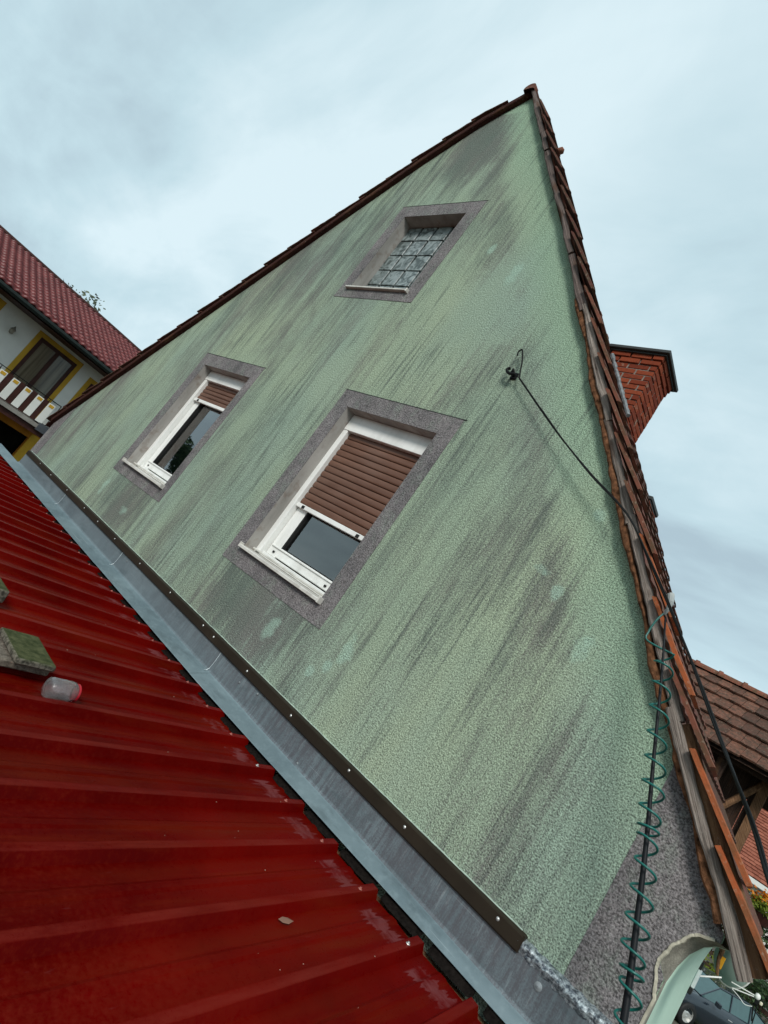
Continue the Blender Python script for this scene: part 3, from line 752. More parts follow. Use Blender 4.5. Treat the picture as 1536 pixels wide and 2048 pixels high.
# tapered black pole with the teal coil
pole_pts = [(-.69,-.20,3.55),(-.582,-.27,3.31),(-.44,-.40,2.985),(-.335,-.52,2.76),(-.236,-.66,2.540),(-.160,-.80,2.375),(-.075,-.99,2.16),(.0,-1.16,1.97)]
_c = Vector((0, -2.7, 2.8))
pole_pts = [_c + (Vector(p)-_c)*((2.7 + lerp(-.20, -.50, max(0, (-.2-p[1])/.96)))/(2.7+p[1])) for p in pole_pts]
ps = spline(pole_pts, 16); npp = len(ps)
bm = B(); tube(bm, ps, [lerp(.0036, .0125, min(1, (i/npp)*1.30)) for i in range(npp)], 12)
pole = obj('pole', bm, M_pole, smooth=True); tag(pole, 'thin black tapered pole standing inside the teal coil at the right verge', 'pole')
cum = [0]
for a, b in zip(ps, ps[1:]): cum.append(cum[-1] + (b-a).length)
def at_pole(d):
    for i in range(len(cum)-1):
        if d <= cum[i+1]:
            t_ = (d-cum[i])/(cum[i+1]-cum[i]); return ps[i].lerp(ps[i+1], t_), (ps[i+1]-ps[i]).normalized()
    return ps[-1], (ps[-1]-ps[-2]).normalized()
hp = [Vector((-.700,-.20,3.57)), Vector((-.712,-.21,3.52)), Vector((-.715,-.215,3.46)), Vector((-.700,-.22,3.42))]
hel = []
d = .155; ph = 2.2; L_ = cum[-1]
i = 0
while d < L_:
    c_, dr = at_pole(d)
    a, b_ = frame_from(dr)
    q_ = min(1, d/1.35); rad = lerp(.036, .036, q_) + .005*fbm((d, 0, 3), 5); pitch = lerp(.098, .074, q_) + .022*fbm((d, 4, 0), 3.6)
    if .80 < d < .85 or 1.22 < d < 1.26: pitch = .030
    hel.append(c_ + Vector((.004+.006*fbm((d, 0, 9), 4), -.002, 0)) + (a*math.cos(ph) + b_*math.sin(ph))*rad)
    ph += 2*math.pi/20; d += pitch/20; i += 1
bm = B(); tube(bm, spline(hp + [hel[0]], 8)[:-1] + hel, .0043, 7)
coil = obj('coiled_tube', bm, M_teal, smooth=True); tag(coil, 'teal plastic spiral tube wound loosely round the black pole', 'coiled tube')
bm = B(); tube(bm, [(-.735,-.16,3.655),(-.712,-.20,3.650),(-.700,-.205,3.62),(-.695,-.205,3.585),(-.700,-.20,3.56)], [.009,.014,.013,.009,.006], 9)
cl = obj('cable_clamp', bm, mat_plain('grey_tape', (.36,.38,.37), .6, .3)); tag(cl, 'grey taped clamp holding the top end of the teal coil under the tiles', 'clamp')

# ------------------------------------------------------------------ red sheet roof
SL, KX = .0777/.99611, -.0416
def crest_z(y): return 2.8 - .885 + SL*(y + .15)
shed = thing('shed_roof', 'dark red ribbed metal sheet roof sloping away below the green wall', 'roof', (-4, -2, 1.5))
def sheet():
    bm = B(); prof_ = []
    for k in range(-2, 36):
        c = -.92 - .28*k
        prof_ += [(c+.036, -.033), (c+.018, 0), (c-.018, 0), (c-.036, -.033), (c-.115, -.033), (c-.128, -.0285), (c-.152, -.0285), (c-.165, -.033)]
    prof_.sort()
    prof_ = [p for p in prof_ if -10.6 < p[0] < .2]
    ys_ = [-.135, -.3, -.5, -.8, -1.2, -1.8, -2.6, -3.6, -4.8]
    rows = []
    for yy in ys_:
        rows.append([bm.verts.new((x + KX*yy, yy + (.012*fbm((x, 1, 0), 11) if yy == -.135 else 0), crest_z(yy)+dz + .0015*fbm((x, yy, 0), 2.0))) for x, dz in prof_])
    for a, b in zip(rows, rows[1:]):
        for i in range(len(a)-1): bm.faces.new((b[i], b[i+1], a[i+1], a[i]))
    return bm
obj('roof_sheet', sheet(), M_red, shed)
bm = B()                                                 # purlin and eave board under the sheet
box(bm, (-10.5, -4.7, crest_z(-4.7)-.16), (.15, -4.62, crest_z(-4.7)-.045)); box(bm, (-10.5, -.12, 1.70), (.15, -.03, 1.86)); obj('purlin', bm, M_woodB, shed)
bm = B(); box(bm, (-10.45, -4.6, GZ), (-10.35, -.15, crest_z(-4.6)-.05)); box(bm, (.0, -4.6, GZ), (.10, -.15, crest_z(-4.6)-.05)); box(bm, (-10.45, -4.6, GZ), (.1, -4.5, crest_z(-4.6)-.05)); obj('shed_wall', bm, M_render, shed)
for k in range(0, 26):
    c = -.92 - .28*k; y = -.26
    bm = B(); lathe(bm, [(.001, .0085), (.004, .0085), (.0048, .006), (.0055, .0035), (.009, .002), (.010, 0)], 8, Matrix.Translation((c + KX*y + random.uniform(-.004,.004), y+random.uniform(-.012,.012), crest_z(y))))
    obj('screw', bm, M_screw if k in (0, 4) else mat_plain('painted_screw', (.30,.09,.07), .4, .4) if k == 1 else bpy.data.materials.get('painted_screw') or M_screw, shed)
# wall flashing above it
fl = thing('wall_flashing', 'blue grey zinc flashing folded along the foot of the green wall', 'flashing', (-4.5, -.02, 1.96))
def wd(x):
    K = [(-9.9, .200), (-4.5, .172), (-2.9, .165), (-2.1, .133), (-.8, .075), (-.1, .060)]
    for a, b in zip(K, K[1:]):
        if x <= b[0]: return lerp(a[1], b[1], max(0, (x-a[0])/(b[0]-a[0])))
    return .06
edges = [-9.75, -8.66, -6.75, -4.92, -3.02, -2.03, -.10]
for i, (a, b) in enumerate(zip(edges, edges[1:])):
    bm = B(); n = int((b-a)/.06)+2; rows = []
    for j in range(n+1):
        x = lerp(a - (.03 if i else 0), b, j/n); wv = wd(x); st = .0014*(i % 2)
        zc = crest_z(-wv)+.005
        hb = 1.966 + .003*fbm((x, 0, 3), 1.5); ow = .003*fbm((x, 9, 3), 2.4)
        P_ = [(-.020-st, 2.14), (-.021-st, 2.05), (-.022-st+ow*.5, 1.985), (-.027-st, hb+.006), (-.036-st, hb), (-.5*(wv+.036)-st, lerp(hb, zc, .5)+.002+ow), (-wv+ow-st, zc+.001), (-wv-.003+ow-st, zc-.002), (-wv+.004+ow-st, zc-.006)]
        if i == 0: P_ = [(-.036, hb), (-.05, hb-.002)] + P_[5:]
        rows.append([bm.verts.new((x, yy, zz + (st if k_ > 3 else 0))) for k_, (yy, zz) in enumerate(P_)])
    for r0, r1 in zip(rows, rows[1:]):
        for k_ in range(len(r0)-1):
            f = bm.faces.new((r0[k_], r1[k_], r1[k_+1], r0[k_+1])); f.smooth = k_ in (2,3,4); f.material_index = 1 if (k_ < 3 and i) else 0
    if i == 0: 
        for f in bm.faces: f.material_index = 0
    o = obj('flashing_length', bm, [M_zinc, M_zincv], fl)
M_solder = mat_plain('solder_line', (.50, .56, .58), .45, .5, .2)
for x in (-6.75, -4.92, -3.02):
    bm = B(); x2 = x-.035
    tube(bm, [(x2+.001, -.0235, 2.125), (x2+.004, -.0235, 2.05), (x2, -.0245, 1.99), (x2, -.040, 1.969), (x2-.004, -.055, 1.966)], .0022, 5)
    obj('solder_seam', bm, M_solder, fl)
for x, z in ((-.50, 2.085), (-2.74, 2.065), (-2.55, 2.095), (-4.80, 2.085), (-2.0, 1.99)):
    bm = B(); r_ = .016 if x == -.5 else .008
    lathe(bm, [(.001, .005), (r_*.45, .0045), (r_*.55, .002), (r_*.9, .003), (r_, 0)], 14, Matrix.Translation((x, -.0225, z)) @ Matrix.Rotation(math.pi/2, 4, 'X'))
    obj('rivet', bm, M_lead, fl, True)
# black filler and the apron's shadow, modelled as one dark strip in the pans
bm = B()
for k in range(-4, 34):
    a, b = -.92-.28*k-.252, -.92-.28*k-.028; n = 14; prev = None
    for j in range(n+1):
        x = lerp(a, b, j/n); y = -wd(x)-.002 - (.024 + .008*fbm((x, 3, 0), 12))*math.sin(math.pi*j/n)**.25*(.35 if x < -3.4 else 1)
        zf = crest_z(y)-.031
        row = (bm.verts.new((x - KX*.0 + KX*y, y, zf)), bm.verts.new((x + KX*y, y+.012, zf+.007)), bm.verts.new((x + KX*y, -.06, crest_z(-.06)-.004)))
        if prev:
            bm.faces.new((prev[0], row[0], row[1], prev[1])); bm.faces.new((prev[1], row[1], row[2], prev[2]))
        prev = row
obj('foam_and_shadow', bm, mat_plain('black_foam_shadow', (.010, .008, .007), .95, .03, 0, .5, 60), fl)
# brown pressing strip
bs = thing('pressing_strip', 'dark brown metal strip screwed along the top of the zinc flashing', 'trim strip', (-4.5, -.04, 2.15))
for a, b in ((-8.66, -5.47), (-5.468, -.618)):
    bm = B(); P_ = [(-.002, 2.186), (-.030, 2.180), (-.036, 2.176), (-.037, 2.124), (-.033, 2.117), (-.024, 2.117), (-.024, 2.120), (-.030, 2.123)]
    va = [bm.verts.new((a, y, z)) for y, z in P_]; vb = [bm.verts.new((b, y, z)) for y, z in P_]
    for i in range(len(P_)-1): bm.faces.new((va[i], vb[i], vb[i+1], va[i+1]))
    obj('strip_length', bm, M_brown, bs)
bm = B(); box(bm, (-.619, -.036, 2.119), (-.612, -.003, 2.184)); obj('end_cap', bm, M_brown, bs)
for x in (-.73, -1.27, -1.69, -2.22, -2.73, -3.20, -3.37, -3.95, -4.58, -5.21, -5.71, -6.15, -6.8, -7.47, -7.99):
    bm = B(); lathe(bm, [(.001, .004), (.0035, .0038), (.0045, .002), (.0075, .001), (.008, 0)], 10, Matrix.Translation((x, -.0370, 2.154+random.uniform(-.006,.006))) @ Matrix.Rotation(math.pi/2, 4, 'X'))
    obj('screw', bm, M_screw, bs, True)
# silver sealant along the wall: neat above the strip, torn and crumpled beyond its end
bm = B(); n = 260; pts = [(lerp(-8.66, -.64, i/n), -.004, 2.187+.002*fbm((i*.3, 0, 0), 1)) for i in range(n+1)]
tube(bm, pts, [.0035+.0025*abs(fbm((i*.21, 4, 0), 1)) for i in range(n+1)], 5)
so = obj('sealant_bead', bm, mat_plain('pale_sealant', (.36,.44,.37), .8, .2, 0, .3, 20), bs)
bm = B(); n = 90; rows = []
for i in range(n+1):
    x = lerp(-.64, -.17, i/n); c = []
    for j in range(7):
        t = j/6; z = lerp(2.118, 2.172, t) + .006*fbm((x, j, 0), 16); y = -.022 - .012*math.sin(math.pi*t) - .010*fbm((x, z, 3), 26)
        if j == 6: y = -.004; z += .008*abs(fbm((x, 8, 0), 20))
        c.append(bm.verts.new((x, y, z)))
    rows.append(c)
for a, b in zip(rows, rows[1:]):
    for j in range(6): bm.faces.new((a[j], b[j], b[j+1], a[j+1]))
mm = Mat('crumpled_foil', .42, .5, .5); nn = mm.noise(55, 5, .7)
mm.color(mm.mix(mm.ramp(nn, [(.4, 0.), (.62, 1.)]), (.07, .085, .105), (.50, .56, .58))); mm.bump(nn, .8, .006)
obj('crumpled_tape', bm, mm.m, bs)

# ---- things lying on the red roof
M_stone = mat_plain('speckled_concrete', (.15, .125, .10), .95, .08, 0, .6, 55, .8)
def mossy():
    m = Mat('mossy_stone', .95, .08); x, y, z = m.xyz()
    g = N(m.t, 'ShaderNodeNewGeometry'); s_ = N(m.t, 'ShaderNodeSeparateXYZ'); m.L(g.outputs['Normal'], s_.inputs[0])
    n1 = m.noise(28, 5, .65); mo = m.mix(m.ramp(n1, [(.35, 0.), (.65, 1.)]), (.028, .036, .014), (.080, .085, .040))
    st = m.mix(m.ramp(m.noise(60, 4), [(.4, 0.), (.6, 1.)]), (.05,.045,.035), (.17,.15,.12))
    m.color(m.mix(m.ramp(s_.outputs[2], [(.55, 0.), (.9, 1.)]), st, mo)); m.bump(n1, .8, .006); return m.m
M_moss = mossy()
def stone(lo, hi, rz, label, mat):
    cx, cy = (lo[0]+hi[0])/2, (lo[1]+hi[1])/2
    bm = B(); box(bm, (lo[0]-cx, lo[1]-cy, 0), (hi[0]-cx, hi[1]-cy, hi[2]-lo[2]), bev=.006)
    bmesh.ops.subdivide_edges(bm, edges=bm.edges[:], cuts=3, use_grid_fill=True)
    for v in bm.verts: v.co += Vector((fbm(v.co, 30), fbm(v.co+Vector((5,0,0)), 30), fbm(v.co+Vector((0,5,0)), 30)))*.0016
    o = obj('paving_stone', bm, mat); o.location = (cx, cy, lo[2]); o.rotation_euler = (math.atan(SL), 0, rz)
    return tag(o, label, 'paving stone', 'paving stones lying on the red roof')
zc = crest_z(-1.38)
stone((-2.76, -1.60, zc-.004), (-2.47, -1.28, zc+.030), .03, 'bare speckled paving stone under the mossy slab on the red roof', M_stone)
stone((-2.73, -1.462, zc+.040), (-2.44, -1.285, zc+.068), .03, 'mossy green slab lying on a bare stone beside the glass jar', M_moss)
stone((-3.44, -1.60, crest_z(-1.4)), (-3.20, -1.33, crest_z(-1.4)+.07), .05, 'mossy paving stone at the left edge, farther from the jar', M_moss)

jar = thing('glass_jar', 'empty clouded glass jar with red lid lying on the red roof', 'jar', (-2.355, -1.245, crest_z(-1.25)-.033+.046))
jar.rotation_euler = (-math.pi/2 + math.atan(SL), 0, math.radians(2)); jar.scale = (1.2, 1.2, .98)
mj = Mat('clouded_glass', .12, .6); mj.b.inputs['Transmission Weight'].default_value = .93
mj.color(mj.mix(mj.ramp(mj.noise(18, 4, .6), [(.4, 0.), (.65, 1.)]), (.80,.78,.78), (.98, .96, .96))); mj.bump(mj.noise(14, 2), .5, .01)
bm = B(); lathe(bm, [(.002, -.074), (.030, -.075), (.036, -.070), (.038, -.062), (.038, .030), (.036, .042), (.030, .052), (.029, .060), (.0265, .060), (.0275, .050), (.033, .040), (.0355, .028), (.0355, -.060), (.028, -.070), (.002, -.069)], 28)
obj('glass_body', bm, mj.m, jar, True, local=True)
bm = B(); lathe(bm, [(.0295, .054), (.0325, .054), (.033, .056), (.033, .062), (.031, .064), (.002, .064)], 28); obj('lid', bm, mat_plain('red_lid', (.38, .01, .02), .35, .5, 0, .1), jar, False, local=True)

bm = B(); lf = [(-.03,0,0),(-.012,.012,.006),(.01,.014,.010),(.03,.002,.016),(.012,-.008,.006),(-.012,-.009,.002)]
bm.faces.new([bm.verts.new(p) for p in lf]); o = obj('dead_leaf', bm, mat_plain('dry_leaf', (.20,.11,.08), .8, .1, 0, .3)); o.location = (-1.10, -.79, crest_z(-.79)-.028); o.rotation_euler = (.1, .1, 1.2)
tag(o, 'single dry brown leaf lying on the near red roof pans', 'leaf')
bm = B()                                                 # grit and bird-dropping specks
for i in range(40):
    x = -.7 - 4.2*random.random()**1.3; y = -.25 - 1.6*random.random(); zz = crest_z(y)-.031
    u = ((x - KX*y + .92) / .28) % 1
    if u < .16 or u > .84: zz = crest_z(y)+.001
    r_ = random.choice((.0014, .002, .0022, .0032)); a = random.random()*6
    vs = [bm.verts.new((x + KX*0 + r_*(1+.6*math.cos(q*1.9+i))*math.cos(a+q*math.pi/3), y + r_*(1+.4*math.sin(q+i))*math.sin(a+q*math.pi/3), zz+.001)) for q in range(6)]
    top = bm.verts.new((x, y, zz+.003))
    for q in range(6): bm.faces.new((vs[q], vs[(q+1) % 6], top))
o = obj('roof_grit', bm, mat_plain('grit', (.36,.22,.17), .9, .1, 0, .5, 3)); tag(o, 'scattered pale grit specks on the red roof', 'grit', kind='stuff')

# ------------------------------------------------------------------ satellite dish on the side wall
dish = thing('satellite_dish', 'pale green satellite dish with white rods and receiver beyond the mint wall end', 'satellite dish', (-.17, 1.66, 2.28))
md = Mat('dish_paint', .5, .3); md.color((.34, .44, .40))
bm = B(); Md = Matrix.Translation((-.075, 2.02, 2.46)) @ Matrix.Rotation(math.radians(90), 4, 'Y') @ Matrix.Rotation(math.radians(-42), 4, 'X')
lathe(bm, [(.001, -.028), (.05, -.025), (.10, -.014), (.15, .006), (.155, .010), (.150, .012), (.10, -.008), (.001, -.022)], 30, Md); obj('reflector', bm, md.m, dish, True)
bm = B(); n = 40; tube(bm, [Md @ Vector((.155*math.cos(2*math.pi*k/n), .155*math.sin(2*math.pi*k/n), .010)) for k in range(n+1)], .0045, 6, caps=False); obj('rim', bm, M_white, dish, True)
bm = B(); tube(bm, [(-.172,1.67,2.285),(-.08,1.72,2.355)], .0042, 7); obj('mount_arm', bm, M_white, dish)
bm = B(); tube(bm, [(-.035,1.70,2.372),(.07,1.70,2.393)], .0030, 6); tube(bm, [(-.022,1.70,2.350),(.07,1.70,2.386)], .0030, 6); obj('receiver_arm', bm, M_white, dish)
bm = B(); lathe(bm, [(.001,-.016),(.010,-.012),(.014,0),(.010,.012),(.001,.016)], 12, Matrix.Translation((.082,1.70,2.398))); obj('receiver', bm, M_white, dish, True)
bm = B(); box(bm, (.078,1.685,2.360), (.096,1.712,2.384), bev=.003); tube(bm, [(.078,1.7,2.36),(.085,1.70,2.33),(.10,1.70,2.28)], .004, 6); tube(bm, [(.092,1.70,2.36),(.10,1.70,2.32),(.105,1.70,2.27)], .003, 6); obj('receiver_cable', bm, M_black, dish)
bm = B(); box(bm, (.098,1.69,2.372), (.112,1.712,2.388), bev=.003); obj('receiver_cap', bm, mat_plain('cream_cap', (.6,.56,.42), .6), dish)
bm = B(); tube(bm, spline([(-.022,1.70,2.346),(.02,1.70,2.335),(.05,1.70,2.325),(.085,1.70,2.345)], 8), .0018, 5); obj('thin_wire', bm, M_white, dish)
bm = B(); box(bm, (-.178,1.60,2.226), (-.160,1.66,2.325), bev=.003); obj('wall_plate', bm, mat_plain('plate_white', (.62,.68,.68), .5, .3), dish)
bm = B(); box(bm, (-.184,1.60,2.325), (-.166,1.68,2.365), bev=.003); obj('clip', bm, M_dark, dish); bm = B(); box(bm, (-.180,1.60,2.19), (-.162,1.68,2.224), bev=.003); obj('clip', bm, M_dark, dish)
bm = B(); box(bm, (-.122,1.86,2.37), (-.100,1.90,2.435), bev=.002); obj('yellow_sleeve', bm, mat_plain('yellow_plastic', (.55,.27,.01), .6, .3, 0, .2, 20), dish)
bm = B(); tube(bm, [(-.150,1.80,2.50),(-.128,1.84,2.46),(-.128,1.85,2.41),(-.105,1.87,2.335)], [.02,.014,.010,.009], 8); obj('rusty_bracket', bm, M_woodB, dish)

# ------------------------------------------------------------------ neighbour house on the left
NX = -17.0
nb = thing('neighbour_house', 'white neighbour house with yellow window surrounds, balcony and dark red tiled roof', 'house', (-20, 1, GZ))
M_nw = mat_plain('white_render', (.70, .69, .64), .9, .1, 0, .08, 2); M_yel = mat_plain('yellow_paint', (.50, .29, .035), .85, .1, 0, .15, 3)
M_ora = mat_plain('ochre_render', (.42, .16, .02), .9, .1, 0, .25, 2); M_dkw = mat_plain('dark_brown_wood', (.045, .014, .010), .6, .25, 0, .3, 8)
y0, y1 = -3.2, 5.4
bm = B(); box(bm, (-25.0, y0, 2.03), (NX, y1, 4.62)); obj('upper_wall', bm, M_nw, nb)
bm = B(); box(bm, (-25.0, y0, GZ), (NX, -2.2, 2.03)); box(bm, (-25.0, 2.33, GZ), (NX, y1, 2.03)); box(bm, (-25, -2.2, 1.84), (NX, 2.33, 2.03)); box(bm, (-25, -2.2, GZ), (-22, 2.33, 1.84)); obj('lower_wall', bm, M_ora, nb)
bm = B(); quad(bm, [(-17.12, -2.2, GZ), (-17.12, 2.33, GZ), (-17.12, 2.33, 1.84), (-17.12, -2.2, 1.84)]); obj('carport_shade', bm, mat_plain('carport_shade_black', (.006,.005,.004), 1, 0), nb)  # near-black sheet just inside the opening stands in for the carport's shade
bm = B(); box(bm, (NX, 2.345, GZ), (NX+.01, 2.62, 1.98)); obj('yellow_corner', bm, M_yel, nb)
def nb_opening(ya, yb, za, zb, bw=.12):
    bm = B(); X = NX+.012
    for a, b in (((X-.03, ya-bw, za-bw), (X, ya, zb+bw)), ((X-.03, yb, za-bw), (X, yb+bw, zb+bw)), ((X-.03, ya, zb), (X, yb, zb+bw)), ((X-.03, ya, za-bw), (X, yb, za))): box(bm, a, b)
    obj('yellow_surround', bm, M_yel, nb)
    bm = B(); X = NX+.02; mid = (ya+yb)/2
    for a, b in (((X-.06, ya, za), (X, ya+.09, zb)), ((X-.06, yb-.09, za), (X, yb, zb)), ((X-.06, ya+.09, zb-.10), (X, yb-.09, zb)), ((X-.06, ya+.09, za), (X, yb-.09, za+.12)), ((X-.06, mid-.05, za+.12), (X, mid+.05, zb-.10))): box(bm, a, b)
    f = obj('window', bm, M_dkw, nb)
    bm = B(); quad(bm, [(NX+.004, ya+.05, za+.1), (NX+.004, yb-.05, za+.1), (NX+.004, yb-.05, zb-.05), (NX+.004, ya+.05, zb-.05)])
    mg = Mat('curtained_glass', .08, .5); mg.color(mg.mix(mg.ramp(mg.noise(1, 3, .5, mg.mapv((1, 9, .6))), [(.35, 0.), (.65, 1.)]), (.07,.055,.035), (.17,.145,.10)))
    obj('pane', bm, mg.m, f)
nb_opening(1.03, 2.06, 2.20, 4.14); nb_opening(2.62, 3.4, 2.95, 3.98); nb_opening(-1.0, -.1, 2.6, 4.14)
lm = B(); lathe(lm, [(.001,-.11),(.05,-.08),(.06,.0),(.075,.02),(.03,.07),(.008,.11),(.001,.12)], 6, Matrix.Translation((NX+.12, .45, 3.82))); wl = obj('lantern', lm, mat_plain('aged_metal', (.22,.20,.16), .5, .4, .4), nb)
bm = B(); lathe(bm, [(.045,-.07),(.052,-.01)], 6, Matrix.Translation((NX+.12, .45, 3.83))); tube(bm, [(NX+.005,.45,3.90),(NX+.07,.45,3.97),(NX+.12,.45,3.94)], .008, 5); obj('lamp_glass', bm, M_white, wl)
# balcony
bx = -16.2
bm = B(); box(bm, (NX, -3, 2.20), (bx+.06, 2.42, 2.30)); bal = obj('balcony', bm, mat_plain('grey_slab', (.26,.24,.215), .85, .1, 0, .2, 5), nb)
bm = B(); box(bm, (NX+.05, -3, 2.04), (bx, 2.44, 2.19)); obj('balcony_beam', bm, M_dkw, bal)
bm = B(); box(bm, (bx-.55, 2.05, 2.16), (bx+.10, 2.52, 2.36)); obj('flower_trough', bm, mat_plain('slate_grey', (.06,.065,.075), .6), bal)
for i in range(16):
    y = 2.02 - .315*i
    bm = B(); box(bm, (bx-.02, y-.085, 2.34), (bx+.01, y+.085, 2.90), bev=.004); b1 = obj('white_board', bm, M_nw, bal)
    bm = B(); box(bm, (bx+.0105, y-.06, 2.80), (bx+.016, y+.06, 2.88), bev=.003); obj('yellow_inlay', bm, M_yel, b1)
    bm = B(); box(bm, (bx-.018, y-.225, 2.32), (bx+.004, y-.10, 2.92), bev=.004); obj('brown_board', bm, M_dkw, bal)
bm = B(); tube(bm, [(bx, -3, 2.985), (bx, 2.2, 2.985)], .011, 6); tube(bm, [(bx, 2.2, 2.985), (NX, 2.2, 2.985)], .011, 6); tube(bm, [(bx, 2.2, 2.985), (bx, 2.2, 2.3)], .011, 6)
for i in range(8): tube(bm, [(bx, 1.9-.63*i, 2.90), (bx, 1.9-.63*i, 2.985)], .009, 5)
obj('handrail', bm, M_black, bal)
# roof with wavy interlocking tiles
ex, ez, rx, rz = -15.86, 4.50, -20.0, 5.98
ry0, ry1 = -3.5, 5.9
def wavy_roof(ex, ez, rx, rz, ry0, ry1, course, wav, amp, mat, name, parent, step=.03, div=7):
    bm = B(); d = Vector((rx-ex, rz-ez)); L_ = d.length; d /= L_; nrm = Vector((-d.y, d.x))
    if nrm.y < 0: nrm = -nrm
    nc = int(L_/course)+1; ny = int((ry1-ry0)/wav*div)
    for c in range(nc):
        s0 = c*course; s1 = min(L_, s0+course+.02)
        r0, r1, r2 = [], [], []
        for j in range(ny+1):
            y = lerp(ry0, ry1, j/ny); wv = amp*abs(math.sin(math.pi*y/wav)) if False else amp*.5*(1+math.sin(2*math.pi*y/wav))
            rr = .010*math.sin(2*math.pi*y/wav)
            p0 = Vector((ex, ez)) + d*(s0 - rr) + nrm*(step+wv); p1 = Vector((ex, ez)) + d*s1 + nrm*(wv*.8); p2 = Vector((ex, ez)) + d*(s0-rr) + nrm*(wv-.012)
            r0.append(bm.verts.new((p0.x, y, p0.y))); r1.append(bm.verts.new((p1.x, y, p1.y))); r2.append(bm.verts.new((p2.x, y, p2.y)))
        for j in range(ny):
            bm.faces.new((r0[j], r0[j+1], r1[j+1], r1[j])); bm.faces.new((r2[j], r2[j+1], r0[j+1], r0[j]))
    return obj(name, bm, mat, parent, True)
mr = Mat('red_engobed_tile', .38, .35); n_ = mr.noise(3, 5, .6); mr.color(mr.mix(mr.ramp(n_, [(.35, 0.), (.65, 1.)]), (.105, .020, .020), (.19, .045, .042)))
nroof = wavy_roof(ex, ez, rx, rz, ry0, ry1, .265, .19, .042, mr.m, 'roof_tiles', nb, .042, 7)
bm = B(); box(bm, (-25, ry0, 4.50), (ex-.1, ry1-.1, 4.62)); quad(bm, [(rx, ry0, rz-.05), (rx, ry1, rz-.05), (-25.2, ry1, 4.5), (-25.2, ry0, 4.5)]); quad(bm, [(ex, ry1-.05, ez-.02), (rx, ry1-.05, rz-.04), (-25, ry1-.05, 4.5)]); obj('roof_back', bm, mr.m, nb)
bm = B(); tube(bm, [(rx, ry0, rz+.03), (rx, ry1, rz+.03)], .075, 8); obj('ridge', bm, M_dkw, nb)
bm = B(); box(bm, (NX-.1, ry0, 4.34), (ex-.02, ry1, 4.40)); box(bm, (ex-.05, ry0, 4.33), (ex-.02, ry1, 4.52)); obj('soffit', bm, M_dkw, nb)
bm = B(); tube(bm, [(ex+.05, ry0, 4.42), (ex+.05, ry1, 4.42)], .062, 8); obj('gutter', bm, mat_plain('dark_gutter', (.010,.015,.013), .5, .2), nb)

# ------------------------------------------------------------------ trees
M_bark = mat_plain('bark', (.08, .06, .045), .9, .1, 0, .4, 12)
def leaf_cloud(bm, centers, n, size):
    for i in range(n):
        c, r = random.choice(centers)
        d = Vector((random.gauss(0,1), random.gauss(0,1), random.gauss(0,1))).normalized() * r * random.random()**.45
        p = Vector(c) + d; s_ = size*random.uniform(.6, 1.3)
        a = Vector((random.gauss(0,1), random.gauss(0,1), random.gauss(0,.6))).normalized(); b_ = a.cross(Vector((random.gauss(0,1), random.gauss(0,1), random.gauss(0,1)))).normalized()
        bm.faces.new([bm.verts.new(q) for q in (p-a*s_, p-b_*s_*.45, p+a*s_, p+b_*s_*.45)])
def tree(loc, h, cr, label, mat, nl=2600, ls=.11, group=None, lobes=16, seed=1):
    random.seed(seed); x, y, z = loc
    t = thing('tree', label, 'tree', loc, group)
    bm = B(); tp = [Vector((x, y, z)), Vector((x+.1, y, z+h*.35)), Vector((x-.05, y+.1, z+h*.6)), Vector((x, y, z+h*.9))]
    tube(bm, spline(tp, 6), [lerp(h*.028, .02, i/18) for i in range(19)], 8)
    cs = []
    for i in range(lobes):
        a = random.random()*6.28; rr = cr*random.uniform(.25, .85); zz = z + h*random.uniform(.42, .97)
        rr *= 1 - .55*max(0, (zz-z)/h-.6)/.4
        c = Vector((x+rr*math.cos(a), y+rr*math.sin(a), zz)); cs.append((c, cr*random.uniform(.22, .42)))
        s0 = Vector((x, y, lerp(z+h*.3, zz, .5))); tube(bm, [s0, s0.lerp(c, .5)+Vector((0,0,.1)), c], [.05*h/8, .03*h/8, .012], 5)
    obj('trunk', bm, M_bark, t)
    bm = B(); leaf_cloud(bm, cs, nl, ls); obj('crown', bm, mat, t)
    return t
M_lf1 = mat_leaf('leaf_mid', (.035, .07, .022), (.07, .11, .03)); M_lf2 = mat_leaf('leaf_grey', (.06, .08, .045), (.11, .13, .075)); M_lf3 = mat_leaf('leaf_dark', (.02, .045, .016), (.045, .08, .025))
tree((-22.8, 2.45, GZ), 8.0, 1.6, 'grey green tree whose top shows above the neighbour roof ridge', M_lf2, 1500, .08, None, 16, 3)
# trees behind the viewer: the window panes mirror them
tree((-20.0, -5.0, GZ), 10.0, 1.5, 'tall dense tree behind the viewer, mirrored down the left half of the left pane', M_lf3, 5200, .16, None, 26, 5)
tree((-22.0, -8.6, GZ), 6.3, 1.8, 'low bushy tree behind the viewer, mirrored low in the left pane', M_lf3, 3600, .14, None, 18, 6)
tree((-17.0, -10.6, GZ), 5.6, 1.7, 'round tree behind the viewer, mirrored at the lower left of the middle pane', M_lf1, 3200, .13, None, 18, 8)
tree((-15.0, -12.2, GZ), 4.7, 1.9, 'small tree behind the viewer, mirrored along the foot of the middle pane', M_lf3, 3000, .13, None, 16, 9)
random.seed(11)

